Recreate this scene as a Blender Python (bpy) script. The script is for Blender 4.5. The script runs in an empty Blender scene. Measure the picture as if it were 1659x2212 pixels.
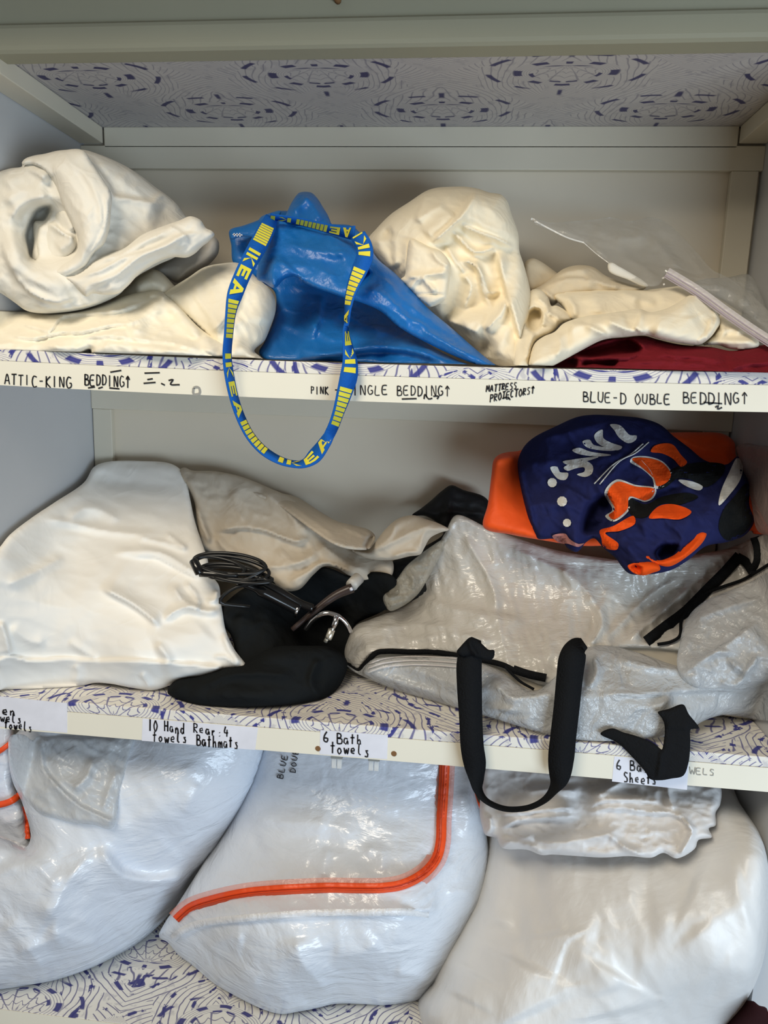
import bpy, math, random
import numpy as np
from mathutils import Vector, Matrix
from mathutils.geometry import delaunay_2d_cdt
random.seed(4)
C = bpy.context.scene.collection
# ------------------------------------------------------------------ camera
FPX = 1537.39; CX, CY = 829.5, 1106.0
YAW, PIT, ROL = 0.0963, 0.1801, 0.0323
CAM = np.array([0.70848, -1.33488, 1.47936])
def _basis():
    cy, sy = math.cos(YAW), math.sin(YAW); cp, sp = math.cos(PIT), math.sin(PIT); cr, sr = math.cos(ROL), math.sin(ROL)
    f = np.array([-sy*cp, cy*cp, -sp]); r = np.array([cy, sy, 0.0]); u = np.cross(r, f)
    return cr*r+sr*u, -sr*r+cr*u, f
RV, UV_, FV = _basis()
cam_data = bpy.data.cameras.new('camera'); cam = bpy.data.objects.new('camera', cam_data); C.objects.link(cam)
cam_data.sensor_fit = 'VERTICAL'; cam_data.sensor_height = 36.0; cam_data.lens = FPX/2212*36.0
cam_data.clip_start = 0.02
M = Matrix.Identity(4)
for i in range(3):
    M[i][0] = RV[i]; M[i][1] = UV_[i]; M[i][2] = -FV[i]; M[i][3] = CAM[i]
cam.matrix_world = M
bpy.context.scene.camera = cam
# dimensions of the cupboard (metres)
W = 1.2; D = 0.3468
S1, S2, S3 = 1.5065, 0.9714, 0.3928            # tops of the three shelves
ZT, ZRB, ZC, ZR2 = 1.9187, 1.8487, 1.8904, 1.4113
def ray(px, py):
    px = np.asarray(px, float); py = np.asarray(py, float)
    a = (px-CX)/FPX; b = -(py-CY)/FPX
    return a[..., None]*RV + b[..., None]*UV_ + FV
def P(px, py, y):
    """point on the vertical plane at depth y that the pixel looks at"""
    d = ray(px, py); t = (np.asarray(y, float)-CAM[1])/d[..., 1]
    return CAM + d*t[..., None]
def YZ(px, py, z):
    """depth at which the line of sight meets the height z"""
    d = ray(px, py); t = (z-CAM[2])/d[..., 2]
    return float((CAM + d*t[..., None])[..., 1])
def zz(ox, oy, k, pts):
    return [(ox+p[0]/k, oy+p[1]/k)+tuple(p[2:]) for p in pts]
# ------------------------------------------------------------------ objects
def tag(o, label=None, cat=None, group=None, kind=None):
    if label: o['label'] = label
    if cat: o['category'] = cat
    if group: o['group'] = group
    if kind: o['kind'] = kind
    return o
def thing(name, label, cat, loc, group=None):
    o = bpy.data.objects.new(name, None); C.objects.link(o); o.location = loc
    o.empty_display_size = 0.05
    return tag(o, label, cat, group)
def mesh(name, V, Fc, mat, parent=None, smooth=True, label=None, loc=None):
    V = np.asarray(V, float)
    if loc is None: loc = V.mean(0) if parent is None else np.array(parent.location)
    loc = np.asarray(loc, float)
    me = bpy.data.meshes.new(name); me.from_pydata([tuple(v) for v in (V-loc)], [], [tuple(int(i) for i in f) for f in Fc]); me.update()
    if smooth: me.polygons.foreach_set('use_smooth', [True]*len(me.polygons))
    o = bpy.data.objects.new(name, me); C.objects.link(o)
    me.materials.append(mat)
    if parent is not None:
        o.parent = parent; o.location = Vector(loc)-parent.location
    else: o.location = loc
    if label: o['label'] = label
    return o
def add_print(o, V, F, mat):
    """prints flat pieces (world coordinates) on an existing part, in a material of their own"""
    me = o.data; off = np.array(o.location)
    p = o.parent
    while p is not None: off = off+np.array(p.location); p = p.parent
    n0 = len(me.vertices); v0 = [tuple(v.co) for v in me.vertices]; f0 = [tuple(p_.vertices) for p_ in me.polygons]; sm = [p_.use_smooth for p_ in me.polygons]; mi = [p_.material_index for p_ in me.polygons]; mats = list(me.materials)
    nm = bpy.data.meshes.new(me.name); nm.from_pydata(v0+[tuple(np.asarray(v)-off) for v in V], [], f0+[tuple(int(i)+n0 for i in f) for f in F]); nm.update()
    for m_ in mats: nm.materials.append(m_)
    if mat not in mats: nm.materials.append(mat)
    k = list(nm.materials).index(mat)
    nm.polygons.foreach_set('use_smooth', sm+[False]*len(F)); nm.polygons.foreach_set('material_index', mi+[k]*len(F)); o.data = nm
class MB:
    """collects pieces of one part"""
    def __init__(s): s.V = []; s.F = []
    def add(s, V, F):
        b = len(s.V); s.V += [tuple(map(float, v)) for v in V]; s.F += [tuple(int(i)+b for i in f) for f in F]
    def box(s, x0, x1, y0, y1, z0, z1):
        s.add([(x0,y0,z0),(x1,y0,z0),(x1,y1,z0),(x0,y1,z0),(x0,y0,z1),(x1,y0,z1),(x1,y1,z1),(x0,y1,z1)],
              [(0,3,2,1),(4,5,6,7),(0,1,5,4),(1,2,6,5),(2,3,7,6),(3,0,4,7)])
    def build(s, name, mat, parent=None, smooth=True, label=None, loc=None):
        return mesh(name, s.V, s.F, mat, parent, smooth, label, loc)
def bevel(o, w=0.002, seg=2):
    m = o.modifiers.new('bevel', 'BEVEL'); m.width = w; m.segments = seg; m.limit_method = 'ANGLE'; m.angle_limit = math.radians(40)
    return o
def structure(name, x0, x1, y0, y1, z0, z1, mat, bev=0.0015):
    b = MB(); b.box(x0, x1, y0, y1, z0, z1); o = b.build(name, mat, smooth=False)
    if bev: bevel(o, bev)
    o['kind'] = 'structure'; return o
# ------------------------------------------------------------------ noise
def _hash(ix, iy, seed):
    h = (ix.astype(np.int64)*374761393 + iy.astype(np.int64)*668265263 + seed*1442695041) & 0xffffffff
    h = ((h ^ (h >> 13))*1274126177) & 0xffffffff
    return ((h ^ (h >> 16)) & 0xffff)/65535.0
def vnoise(x, y, seed=0):
    ix = np.floor(x); iy = np.floor(y); fx = x-ix; fy = y-iy
    fx = fx**3*(fx*(fx*6-15)+10); fy = fy**3*(fy*(fy*6-15)+10)
    a = _hash(ix, iy, seed); b = _hash(ix+1, iy, seed); c = _hash(ix, iy+1, seed); d = _hash(ix+1, iy+1, seed)
    return (a+(b-a)*fx)*(1-fy)+(c+(d-c)*fx)*fy
def fbm(x, y, seed=0, oct=3):
    s = 0; a = 1; t = 0
    for i in range(oct):
        s = s+a*vnoise(x*2**i, y*2**i, seed+i*17); t += a; a *= 0.5
    return s/t*2-1
def ridged(x, y, seed=0, oct=3):
    s = 0; a = 1; t = 0
    for i in range(oct):
        s = s+a*(1-np.abs(vnoise(x*2**i, y*2**i, seed+i*17)*2-1)); t += a; a *= 0.5
    return s/t*2-1
def crumple(x, y, seed=0):
    """soft hollows meeting in sharp creases"""
    ix = np.floor(x); iy = np.floor(y); best = np.full(len(x), 9.0)
    for dx in (-1, 0, 1):
        for dy in (-1, 0, 1):
            cx = ix+dx; cy = iy+dy
            px = cx+_hash(cx, cy, seed); py = cy+_hash(cx, cy, seed+5); best = np.minimum(best, (x-px)**2+(y-py)**2)
    return np.clip(best*1.6, 0, 1.4)-.45
# ------------------------------------------------------------------ curves in the picture plane
def crom(pts, closed=True, step=7.0):
    p = np.asarray(pts, float); n = len(p); out = []
    for i in range(n if closed else n-1):
        p0 = p[(i-1) % n] if closed or i > 0 else 2*p[0]-p[1]
        p1 = p[i]; p2 = p[(i+1) % n]
        p3 = p[(i+2) % n] if closed or i+2 < n else 2*p[-1]-p[-2]
        t0 = 0; t1 = t0+max(1e-3, np.linalg.norm(p1[:2]-p0[:2]))**.5; t2 = t1+max(1e-3, np.linalg.norm(p2[:2]-p1[:2]))**.5; t3 = t2+max(1e-3, np.linalg.norm(p3[:2]-p2[:2]))**.5
        m = max(1, int(round(np.linalg.norm((p2-p1)[:2])/step)))
        for j in range(m):
            t = t1+(t2-t1)*j/m
            A1 = (t1-t)/(t1-t0)*p0+(t-t0)/(t1-t0)*p1; A2 = (t2-t)/(t2-t1)*p1+(t-t1)/(t2-t1)*p2; A3 = (t3-t)/(t3-t2)*p2+(t-t2)/(t3-t2)*p3
            B1 = (t2-t)/(t2-t0)*A1+(t-t0)/(t2-t0)*A2; B2 = (t3-t)/(t3-t1)*A2+(t-t1)/(t3-t1)*A3
            out.append((t2-t)/(t2-t1)*B1+(t-t1)/(t2-t1)*B2)
    if not closed: out.append(p[-1])
    return np.array(out)
def inside(q, poly):
    x, y = q[:, 0], q[:, 1]; r = np.zeros(len(q), bool); n = len(poly)
    for i in range(n):
        x0, y0 = poly[i]; x1, y1 = poly[(i+1) % n]
        if y0 == y1: continue
        c = ((y0 > y) != (y1 > y)) & (x < (x1-x0)*(y-y0)/(y1-y0)+x0)
        r ^= c
    return r
def segdist(q, line, closed=False):
    """distance, side (+ right-hand of travel seen in the picture), position 0..1 along an open line"""
    n = len(line); best = np.full(len(q), 1e18); side = np.ones(len(q)); par = np.zeros(len(q))
    L = np.linalg.norm(np.diff(np.vstack([line, line[:1]]) if closed else line, axis=0), axis=1); tot = L.sum(); acc = 0
    for i in range(n if closed else n-1):
        a = line[i]; b = line[(i+1) % n]; d = b-a; l2 = d@d
        if l2 < 1e-9: continue
        w = q-a; t = np.clip((w@d)/l2, 0, 1); e = w-t[:, None]*d; dd = (e*e).sum(1); m = dd < best
        best[m] = dd[m]; side[m] = np.sign(d[0]*w[m, 1]-d[1]*w[m, 0]); par[m] = (acc+t[m]*L[i])/tot; acc += L[i]
    return np.sqrt(best), side, par
def tps(ctrl, q):
    c = np.asarray(ctrl, float); n = len(c)
    if n == 1: return np.full(len(q), c[0, 2])
    s = 300.0; X = c[:, :2]/s; Q = q/s
    if n == 2:
        d = X[1]-X[0]; t = ((Q-X[0])@d)/(d@d); return c[0, 2]+(c[1, 2]-c[0, 2])*np.clip(t, -.3, 1.3)
    def k(r2): return 0.5*r2*np.log(r2+1e-12)
    K = k(((X[:, None]-X[None])**2).sum(2)); Pm = np.hstack([np.ones((n, 1)), X])
    A = np.zeros((n+3, n+3)); A[:n, :n] = K+1e-4*np.eye(n); A[:n, n:] = Pm; A[n:, :n] = Pm.T
    sol = np.linalg.lstsq(A, np.concatenate([c[:, 2], np.zeros(3)]), rcond=None)[0]
    return k(((Q[:, None]-X[None])**2).sum(2))@sol[:n]+sol[n]+Q@sol[n+1:]
def smooth01(t):
    t = np.clip(t, 0, 1); return t*t*(3-2*t)
def features(q, feats):
    h = np.zeros(len(q))
    for f in feats:
        kind, pts, w, a = f[0], f[1], f[2], f[3]
        if kind == 'p':                      # raised (or sunk) panel
            pl = crom(pts, True, 10); d, _, _ = segdist(q, pl, True); ins = inside(q, pl)
            h += a*np.where(ins, smooth01(0.5+d/w*0.5), smooth01(0.5-d/w*0.5)); continue
        if kind == 'b':                      # round bump: one point, radius w
            r = np.hypot(q[:, 0]-pts[0][0], q[:, 1]-pts[0][1])/w; h += a*np.exp(-r*r*1.5); continue
        ln = crom(pts, False, 12); d, s, t = segdist(q, ln)
        ends = f[5] if len(f) > 5 else 0.18
        tap = smooth01(t/ends)*smooth01((1-t)/ends) if ends > 0 else 1.0
        if kind == 'r': h += a*np.exp(-(d/w)**2)*tap
        elif kind == 'k': h += a*np.clip(1-d/w, 0, 1)**1.6*tap
        elif kind == 'f':
            w2 = f[4] if len(f) > 4 and f[4] else 4.0
            h += a*np.where(s > 0, np.exp(-d/w), np.exp(-(d/w2)**2))*tap
    return h
# ------------------------------------------------------------------ draped / stuffed shapes
def patch(mb, outline, base, T=0.05, R=90, back=0.5, feats=(), noise=(), step=6.0, curve=True, zmin=None, zmax=None, ymax=-0.004, ymin=None, thin=None, power=0.5, behind=None, soft=True, xl=.006):
    """one cloth surface: outline as seen, true depth from control points, bulging towards the room, closed behind.
    outline px; base = [(px,py,depth y)]; T bulge in metres over a rim of R px; thin = sheet of that thickness instead of a stuffed body"""
    ol = crom(outline, True, step) if curve else np.asarray(outline, float)
    keep = [0]
    for i in range(1, len(ol)):
        if np.hypot(*(ol[i]-ol[keep[-1]])) > step*0.4: keep.append(i)
    ol = ol[keep]
    lo = ol.min(0); hi = ol.max(0)
    gx = np.arange(lo[0], hi[0], step); gy = np.arange(lo[1], hi[1], step*0.866)
    X, Y = np.meshgrid(gx, gy); X = X+(np.arange(len(gy)) % 2)[:, None]*step*0.5
    q = np.stack([X.ravel(), Y.ravel()], 1); q = q[inside(q, ol)]
    if len(q):
        d, _, _ = segdist(q, ol, True); q = q[d > step*0.55]
    n = len(ol)
    allp = np.vstack([ol, q])
    vo, eo, fo, ov, oe, of = delaunay_2d_cdt([Vector(p) for p in allp], [(i, (i+1) % n) for i in range(n)], [], 1, 1e-4)
    q = np.array([tuple(v) for v in vo]); F = [tuple(f) for f in fo]
    # orientation
    def area(f): a, b, c = q[f[0]], q[f[1]], q[f[2]]; return (b[0]-a[0])*(c[1]-a[1])-(b[1]-a[1])*(c[0]-a[0])
    F = [f if area(f) < 0 else (f[0], f[2], f[1]) for f in F]
    d, _, _ = segdist(q, ol, True)
    rim = d < 1e-3
    yb = tps(base, q)
    def prof(R): t = np.clip(d/R, 0, 1); return (1-(1-t)**2)**power
    edge = smooth01(d/(step*1.5))
    h = T*prof(R)
    if feats: h = h+features(q, feats)*(0.35+0.65*edge)
    for (amp, sc, ang, st, kind, sd) in noise:
        ca, sa = math.cos(math.radians(ang)), math.sin(math.radians(ang))
        u = (q[:, 0]*ca+q[:, 1]*sa)/(sc*st); v = (-q[:, 0]*sa+q[:, 1]*ca)/sc
        wob = fbm(u*0.7, v*0.7, sd+91, 2)*0.6
        if kind == 'c': h = h+amp*(crumple(u+wob*.8, v+wob*.8, sd)+.4*crumple(u*2.1+wob, v*2.1-wob, sd+3))*smooth01(d/14)
        else: h = h+amp*(ridged if kind == 'r' else fbm)(u+wob, v+wob, sd, 3)*smooth01(d/25)
    yf = yb-h
    dr = ray(q[:, 0], q[:, 1]); tw = np.where(dr[:, 0] < 0, (xl-CAM[0])/np.minimum(dr[:, 0], -1e-6), (W-.006-CAM[0])/np.maximum(dr[:, 0], 1e-6))
    lim = np.minimum(CAM[1]+dr[:, 1]*tw, ymax-.002)
    if zmin is not None:
        tz = np.where(dr[:, 2] < -1e-4, (zmin-CAM[2])/np.minimum(dr[:, 2], -1e-4), 1e9); lim = np.minimum(lim, CAM[1]+dr[:, 1]*np.where(tz > 0, tz, 1e9))
    sm = .012; dd = lim-yf; yf = np.where(dd < sm, lim-sm*np.exp(np.clip(dd/sm-1, -8, 0)), yf) if soft else np.minimum(yf, lim)
    for bh in (behind or ()): yf = np.maximum(yf, kd_depth(bh[0], q)+bh[1])
    if ymin is not None: yf = np.maximum(yf, ymin)
    if thin is not None: yk = yf+thin*np.where(rim, 0.3, 1.0)
    else: yk = yb+T*back*prof(R)
    yk = np.minimum(np.maximum(yk, yf+0.0012), np.maximum(ymax, yf+0.0012))
    Vf = P(q[:, 0], q[:, 1], yf); Vk = P(q[:, 0], q[:, 1], yk)
    for V_ in (Vf, Vk):
        V_[:, 0] = np.clip(V_[:, 0], xl-.003, W-.003)
        if zmin is not None: V_[:, 2] = np.maximum(V_[:, 2], zmin)
        if zmax is not None: V_[:, 2] = np.minimum(V_[:, 2], zmax)
    nv = len(q)
    V = np.vstack([Vf, Vk]); Fc = list(F)+[(a+nv, c+nv, b+nv) for a, b, c in F]
    # side wall between front and back rims
    cnt = {}
    for f in F:
        for i in range(3):
            e = (f[i], f[(i+1) % 3]); cnt[e] = 1
    for (a, b) in list(cnt):
        if (b, a) not in cnt: Fc.append((b, a, a+nv, b+nv))
    mb.add(V, Fc)
    return dict(q=q, y=yf)
def kd_depth(res, q):
    from mathutils.kdtree import KDTree
    if 'kd' not in res:
        kd = KDTree(len(res['q']))
        for i, p in enumerate(res['q']): kd.insert((p[0], p[1], 0), i)
        kd.balance(); res['kd'] = kd
    out = np.empty(len(q))
    for i, p in enumerate(q):
        f = res['kd'].find_n((p[0], p[1], 0), 3); w = [1/(d*d+1) for _, _, d in f]; out[i] = sum(w_*res['y'][j] for w_, (_, j, _) in zip(w, f))/sum(w)
    return out
def cloth(name, mat, parent, *patches, label=None):
    m = MB()
    for p in patches: patch(m, **p)
    return m.build(name, mat, parent, True, label)
def depth_at(res, pts): return kd_depth(res, np.asarray([(p[0], p[1]) for p in pts], float))
def sweep(mb, pts, r, seg=8, caps=True):
    """round cord through 3-D points"""
    p = np.asarray(pts, float); n = len(p); T_ = np.gradient(p, axis=0); T_ /= np.linalg.norm(T_, axis=1)[:, None]+1e-12
    up = np.array([0.3, -0.8, 0.5]); N = []
    v = np.cross(T_[0], up); v /= np.linalg.norm(v)
    for t in T_:
        v = v-(v@t)*t; v /= np.linalg.norm(v)+1e-12; N.append(v.copy())
    rr = np.full(n, r) if np.isscalar(r) else np.asarray(r)
    V = []
    for i in range(n):
        b = np.cross(T_[i], N[i])
        for k in range(seg):
            a = 2*math.pi*k/seg; V.append(p[i]+rr[i]*(math.cos(a)*N[i]+math.sin(a)*b))
    F = [(i*seg+k, i*seg+(k+1) % seg, (i+1)*seg+(k+1) % seg, (i+1)*seg+k) for i in range(n-1) for k in range(seg)]
    if caps: F += [tuple(range(seg-1, -1, -1)), tuple((n-1)*seg+k for k in range(seg))]
    mb.add(V, F)
def cr3(pts, m=8):
    p = np.asarray(pts, float); n = len(p); out = []
    for i in range(n-1):
        p0 = p[i-1] if i else 2*p[0]-p[1]; p1, p2 = p[i], p[i+1]; p3 = p[i+2] if i+2 < n else 2*p[-1]-p[-2]
        for j in range(m):
            t = j/m
            out.append(0.5*((2*p1)+(-p0+p2)*t+(2*p0-5*p1+4*p2-p3)*t*t+(-p0+3*p1-3*p2+p3)*t**3))
    out.append(p[-1]); return np.array(out)
def strap(mb, nodes, width, thick=0.0016, m=7):
    """flat webbing: nodes (px,py,y,half width seen in px, sign of tilt); the true width stays constant by tilting in depth"""
    a = cr3(np.array([n if len(n) == 5 else tuple(n)+(1,) for n in nodes], float), m)
    c = a[:, :2]; t = np.gradient(c, axis=0); t /= np.linalg.norm(t, axis=1)[:, None]+1e-9
    nrm = np.stack([-t[:, 1], t[:, 0]], 1)
    Lp = c+nrm*a[:, 3:4]; Rp = c-nrm*a[:, 3:4]
    vis = 2*a[:, 3]*(a[:, 2]-CAM[1])/FPX
    dy = 0.5*np.sqrt(np.clip(width**2-vis**2, 0, None))*np.clip(a[:, 4], -1, 1)*0.8
    L = P(Lp[:, 0], Lp[:, 1], a[:, 2]-dy); R_ = P(Rp[:, 0], Rp[:, 1], a[:, 2]+dy)
    n = len(a); tang = np.gradient((L+R_)/2, axis=0); nn = np.cross(R_-L, tang); nn /= np.linalg.norm(nn, axis=1)[:, None]+1e-12
    nn *= np.sign((nn*(CAM-(L+R_)/2)).sum(1))[:, None]
    V = np.vstack([L, R_, L-nn*thick, R_-nn*thick])
    F = []
    for i in range(n-1):
        F += [(i, i+1, n+i+1, n+i), (2*n+i, 3*n+i, 3*n+i+1, 2*n+i+1), (i, 2*n+i, 2*n+i+1, i+1), (n+i, n+i+1, 3*n+i+1, 3*n+i)]
    F += [(0, n, 3*n, 2*n), (n-1, 2*n+n-1, 3*n+n-1, n+n-1)]
    mb.add(V, F)
    return L, R_, nn
def strap_marks(mb, L, R_, nn, polys, off=0.0006):
    """polys in strap coordinates (s along in metres from the start, t 0..1 across)"""
    mid = (L+R_)/2; s = np.concatenate([[0], np.cumsum(np.linalg.norm(np.diff(mid, axis=0), axis=1))])
    def at(u, t):
        o = []
        for A in (L, R_, nn): o.append(np.array([np.interp(u, s, A[:, k]) for k in range(3)]))
        return o[0]+(o[1]-o[0])*t+o[2]*off
    for pl in polys:                           # quads: 4 corners; cut along s for bending
        (s0, t0), (s1, t1), (s2, t2), (s3, t3) = pl
        k = max(1, int(max(abs(s1-s0), abs(s2-s3))/0.006)); V = []; F = []
        for i in range(k+1):
            f = i/k; V += [at(s0+(s1-s0)*f, t0+(t1-t0)*f), at(s3+(s2-s3)*f, t3+(t2-t3)*f)]
        F = [(2*i, 2*i+2, 2*i+3, 2*i+1) for i in range(k)]
        mb.add(V, F)
    return s[-1]
def ribbon_px(mb, line, w, yf, lift=0.0004, closed=False, wob=0.0):
    """pen stroke of width w px lying on the surface whose depth is yf(points)"""
    p = crom(line, closed, 4) if len(line) > 2 else np.asarray(line, float)
    if len(p) == 2: p = np.array([p[0]+(p[1]-p[0])*i/4 for i in range(5)])
    if closed: p = np.vstack([p, p[:1]])
    t = np.gradient(p, axis=0); t /= np.linalg.norm(t, axis=1)[:, None]+1e-9; nr = np.stack([-t[:, 1], t[:, 0]], 1)
    ww = w*0.5*(1+wob*np.sin(np.arange(len(p))*1.3))
    A = p+nr*ww[:, None]; B = p-nr*ww[:, None]
    y = yf(p) if callable(yf) else np.full(len(p), yf)
    V = np.vstack([P(A[:, 0], A[:, 1], y-lift), P(B[:, 0], B[:, 1], y-lift), P(A[:, 0], A[:, 1], y), P(B[:, 0], B[:, 1], y)]); n = len(p)
    F = [(i, i+1, n+i+1, n+i) for i in range(n-1)]
    F += [(i, 2*n+i, 2*n+i+1, i+1) for i in range(n-1)]+[(n+i, n+i+1, 3*n+i+1, 3*n+i) for i in range(n-1)]
    mb.add(V, F)
# ------------------------------------------------------------------ pen lettering (single strokes, unit box, y down)
G = {
'A': [[(0,1),(.45,0),(.9,1)],[(.15,.65),(.75,.62)]], 'B': [[(.05,0),(.05,1)],[(.05,.02),(.6,.08),(.62,.38),(.08,.48)],[(.08,.48),(.8,.55),(.75,.95),(.05,1)]],
'C': [[(.75,.1),(.3,.02),(.02,.5),(.3,.98),(.8,.9)]], 'D': [[(.08,.02),(.08,1)],[(.0,.02),(.6,.1),(.85,.5),(.6,.92),(.02,1)]],
'E': [[(.75,.02),(.08,.05),(.05,.98),(.8,.95)],[(.08,.48),(.62,.46)]], 'G': [[(.75,.12),(.35,.02),(.02,.5),(.3,.98),(.78,.85),(.78,.55),(.5,.55)]],
'I': [[(.3,0),(.3,1)]], 'K': [[(.08,0),(.08,1)],[(.75,.0),(.1,.5),(.8,1)]], 'L': [[(.08,0),(.06,.97),(.75,.95)]],
'M': [[(.02,1),(.1,0),(.45,.7),(.8,0),(.92,1)]], 'N': [[(.05,1),(.08,0),(.75,1),(.8,0)]], 'O': [[(.4,0),(.02,.45),(.35,1),(.8,.6),(.45,.02)]],
'P': [[(.08,0),(.08,1)],[(.02,.02),(.7,.1),(.65,.45),(.1,.52)]], 'R': [[(.08,0),(.08,1)],[(.02,.02),(.7,.1),(.65,.42),(.1,.5),(.8,1)]],
'S': [[(.75,.1),(.25,.03),(.1,.32),(.65,.58),(.6,.93),(.05,.95)]], 'T': [[(0,.03),(.9,.0)],[(.45,.03),(.42,1)]], 'U': [[(.05,0),(.1,.85),(.55,.98),(.75,.6),(.78,0)]],
'W': [[(0,0),(.2,1),(.45,.4),(.7,1),(.95,0)]], 'H': [[(.05,0),(.05,1)],[(.75,0),(.75,1)],[(.05,.5),(.75,.48)]],
'-': [[(.1,.5),(.7,.48)]], '^': [[(.4,1),(.42,0)],[(.1,.3),(.42,0),(.75,.32)]], '6': [[(.55,0),(.12,.45),(.1,.9),(.55,.98),(.7,.65),(.15,.62)]],
'1': [[(.4,0),(.38,1)]], '0': [[(.4,.0),(.08,.5),(.4,1),(.78,.5),(.42,.0)]], '4': [[(.3,0),(.1,.62),(.8,.6)],[(.6,.3),(.55,1)]], ':': [[(.3,.62),(.36,.66)],[(.3,.95),(.36,.99)]], '.': [[(.3,.92),(.38,1)]],
'a': [[(.65,.5),(.2,.45),(.05,.85),(.35,1),(.65,.6),(.68,1)]], 'e': [[(.08,.75),(.62,.7),(.5,.45),(.12,.55),(.1,.9),(.65,.95)]], 'h': [[(.1,0),(.08,1)],[(.08,.7),(.45,.48),(.62,1)]],
'l': [[(.25,0),(.22,.9),(.5,1)]], 'm': [[(.02,1),(.06,.5),(.1,.62),(.3,.48),(.4,1)],[(.4,.7),(.65,.48),(.78,1)]], 'n': [[(.08,.5),(.08,1)],[(.08,.68),(.4,.48),(.62,1)]],
'o': [[(.35,.48),(.05,.7),(.3,1),(.65,.75),(.38,.48)]], 'r': [[(.1,.5),(.1,1)],[(.1,.7),(.5,.5)]], 's': [[(.6,.5),(.2,.52),(.55,.78),(.5,1),(.05,.98)]], 't': [[(.35,.05),(.32,1)],[(0,.4),(.7,.36)]],
'w': [[(0,.5),(.18,1),(.38,.6),(.55,1),(.75,.48)]], 'd': [[(.6,.55),(.2,.5),(.05,.85),(.35,1),(.6,.8)],[(.65,0),(.62,1)]], 'i': [[(.25,.5),(.25,1)]], 'c': [[(.6,.55),(.2,.5),(.05,.8),(.3,1),(.65,.95)]], 'k': [[(.1,0),(.1,1)],[(.6,.5),(.12,.75),(.65,1)]],
}
def write(mb, text, x0, y0, x1, y1, hgt, yf, pen=2.6, fill=0.86, lean=0.0):
    """one line of pen lettering along the top-left to top-right baseline given in px"""
    n = len(text); dx = (x1-x0)/n; dy = (y1-y0)/n
    for i, ch in enumerate(text):
        if ch == ' ': continue
        ox, oy = x0+dx*i, y0+dy*i+random.uniform(-.04, .04)*hgt; sc = random.uniform(.9, 1.06)
        for st in G[ch]:
            pts = [(ox+u*dx*fill*sc+(1-v)*lean*hgt, oy+v*hgt*sc+u*dy) for u, v in st]
            ribbon_px(mb, pts, pen*random.uniform(.85, 1.15), yf, 0.0004)
# ------------------------------------------------------------------ materials
class X:
    """shader arithmetic"""
    nt = None
    def __init__(s, sock): s.s = sock
    @staticmethod
    def op(o, *a):
        n = X.nt.nodes.new('ShaderNodeMath'); n.operation = o
        for i, v in enumerate(a):
            if isinstance(v, X): X.nt.links.new(v.s, n.inputs[i])
            else: n.inputs[i].default_value = v
        return X(n.outputs[0])
    def __add__(s, o): return X.op('ADD', s, o)
    __radd__ = __add__
    def __sub__(s, o): return X.op('SUBTRACT', s, o)
    def __rsub__(s, o): return X.op('SUBTRACT', o, s)
    def __mul__(s, o): return X.op('MULTIPLY', s, o)
    __rmul__ = __mul__
    def __truediv__(s, o): return X.op('DIVIDE', s, o)
def fn(o): return lambda *a: X.op(o, *a)
xsin, xabs, xflo, xsqrt, xmin, xmax, xatan2, xgt, xfrac = fn('SINE'), fn('ABSOLUTE'), fn('FLOOR'), fn('SQRT'), fn('MINIMUM'), fn('MAXIMUM'), fn('ARCTAN2'), fn('GREATER_THAN'), fn('FRACT')
def xstep(a, lo, hi):
    n = X.nt.nodes.new('ShaderNodeMapRange'); n.interpolation_type = 'SMOOTHSTEP'
    X.nt.links.new(a.s, n.inputs[0]); n.inputs[1].default_value = lo; n.inputs[2].default_value = hi
    return X(n.outputs[0])
def sr(r, g, b):
    f = lambda c: (c/255)/12.92 if c/255 <= .04045 else ((c/255+.055)/1.055)**2.4
    return (f(r), f(g), f(b), 1)
def newmat(name):
    m = bpy.data.materials.new(name); m.use_nodes = True; nt = m.node_tree; b = nt.nodes['Principled BSDF']; X.nt = nt
    return m, nt, b
def noise_node(nt, scale, detail=3, coord='Object', dist=0.0, stretch=None, rough=0.5):
    tc = nt.nodes.new('ShaderNodeTexCoord'); n = nt.nodes.new('ShaderNodeTexNoise'); n.inputs['Scale'].default_value = scale; n.inputs['Detail'].default_value = detail; n.inputs['Distortion'].default_value = dist; n.inputs['Roughness'].default_value = rough
    src = tc.outputs[coord]
    if stretch:
        mp = nt.nodes.new('ShaderNodeMapping'); mp.inputs['Scale'].default_value = stretch; nt.links.new(src, mp.inputs[0]); src = mp.outputs[0]
    nt.links.new(src, n.inputs[0]); return n
def bump(nt, b, height, strength, dist=0.002):
    bp = nt.nodes.new('ShaderNodeBump'); bp.inputs['Strength'].default_value = strength; bp.inputs['Distance'].default_value = dist
    nt.links.new(height, bp.inputs['Height']); nt.links.new(bp.outputs[0], b.inputs['Normal']); return bp
def tint(nt, b, col, amt=0.06, scale=6):
    n = noise_node(nt, scale, 3); r = nt.nodes.new('ShaderNodeValToRGB')
    r.color_ramp.elements[0].position = .3; r.color_ramp.elements[1].position = .7
    r.color_ramp.elements[0].color = tuple(c*(1-amt) for c in col[:3])+(1,); r.color_ramp.elements[1].color = tuple(min(1, c*(1+amt)) for c in col[:3])+(1,)
    nt.links.new(n.outputs[0], r.inputs[0]); nt.links.new(r.outputs[0], b.inputs['Base Color'])
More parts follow.
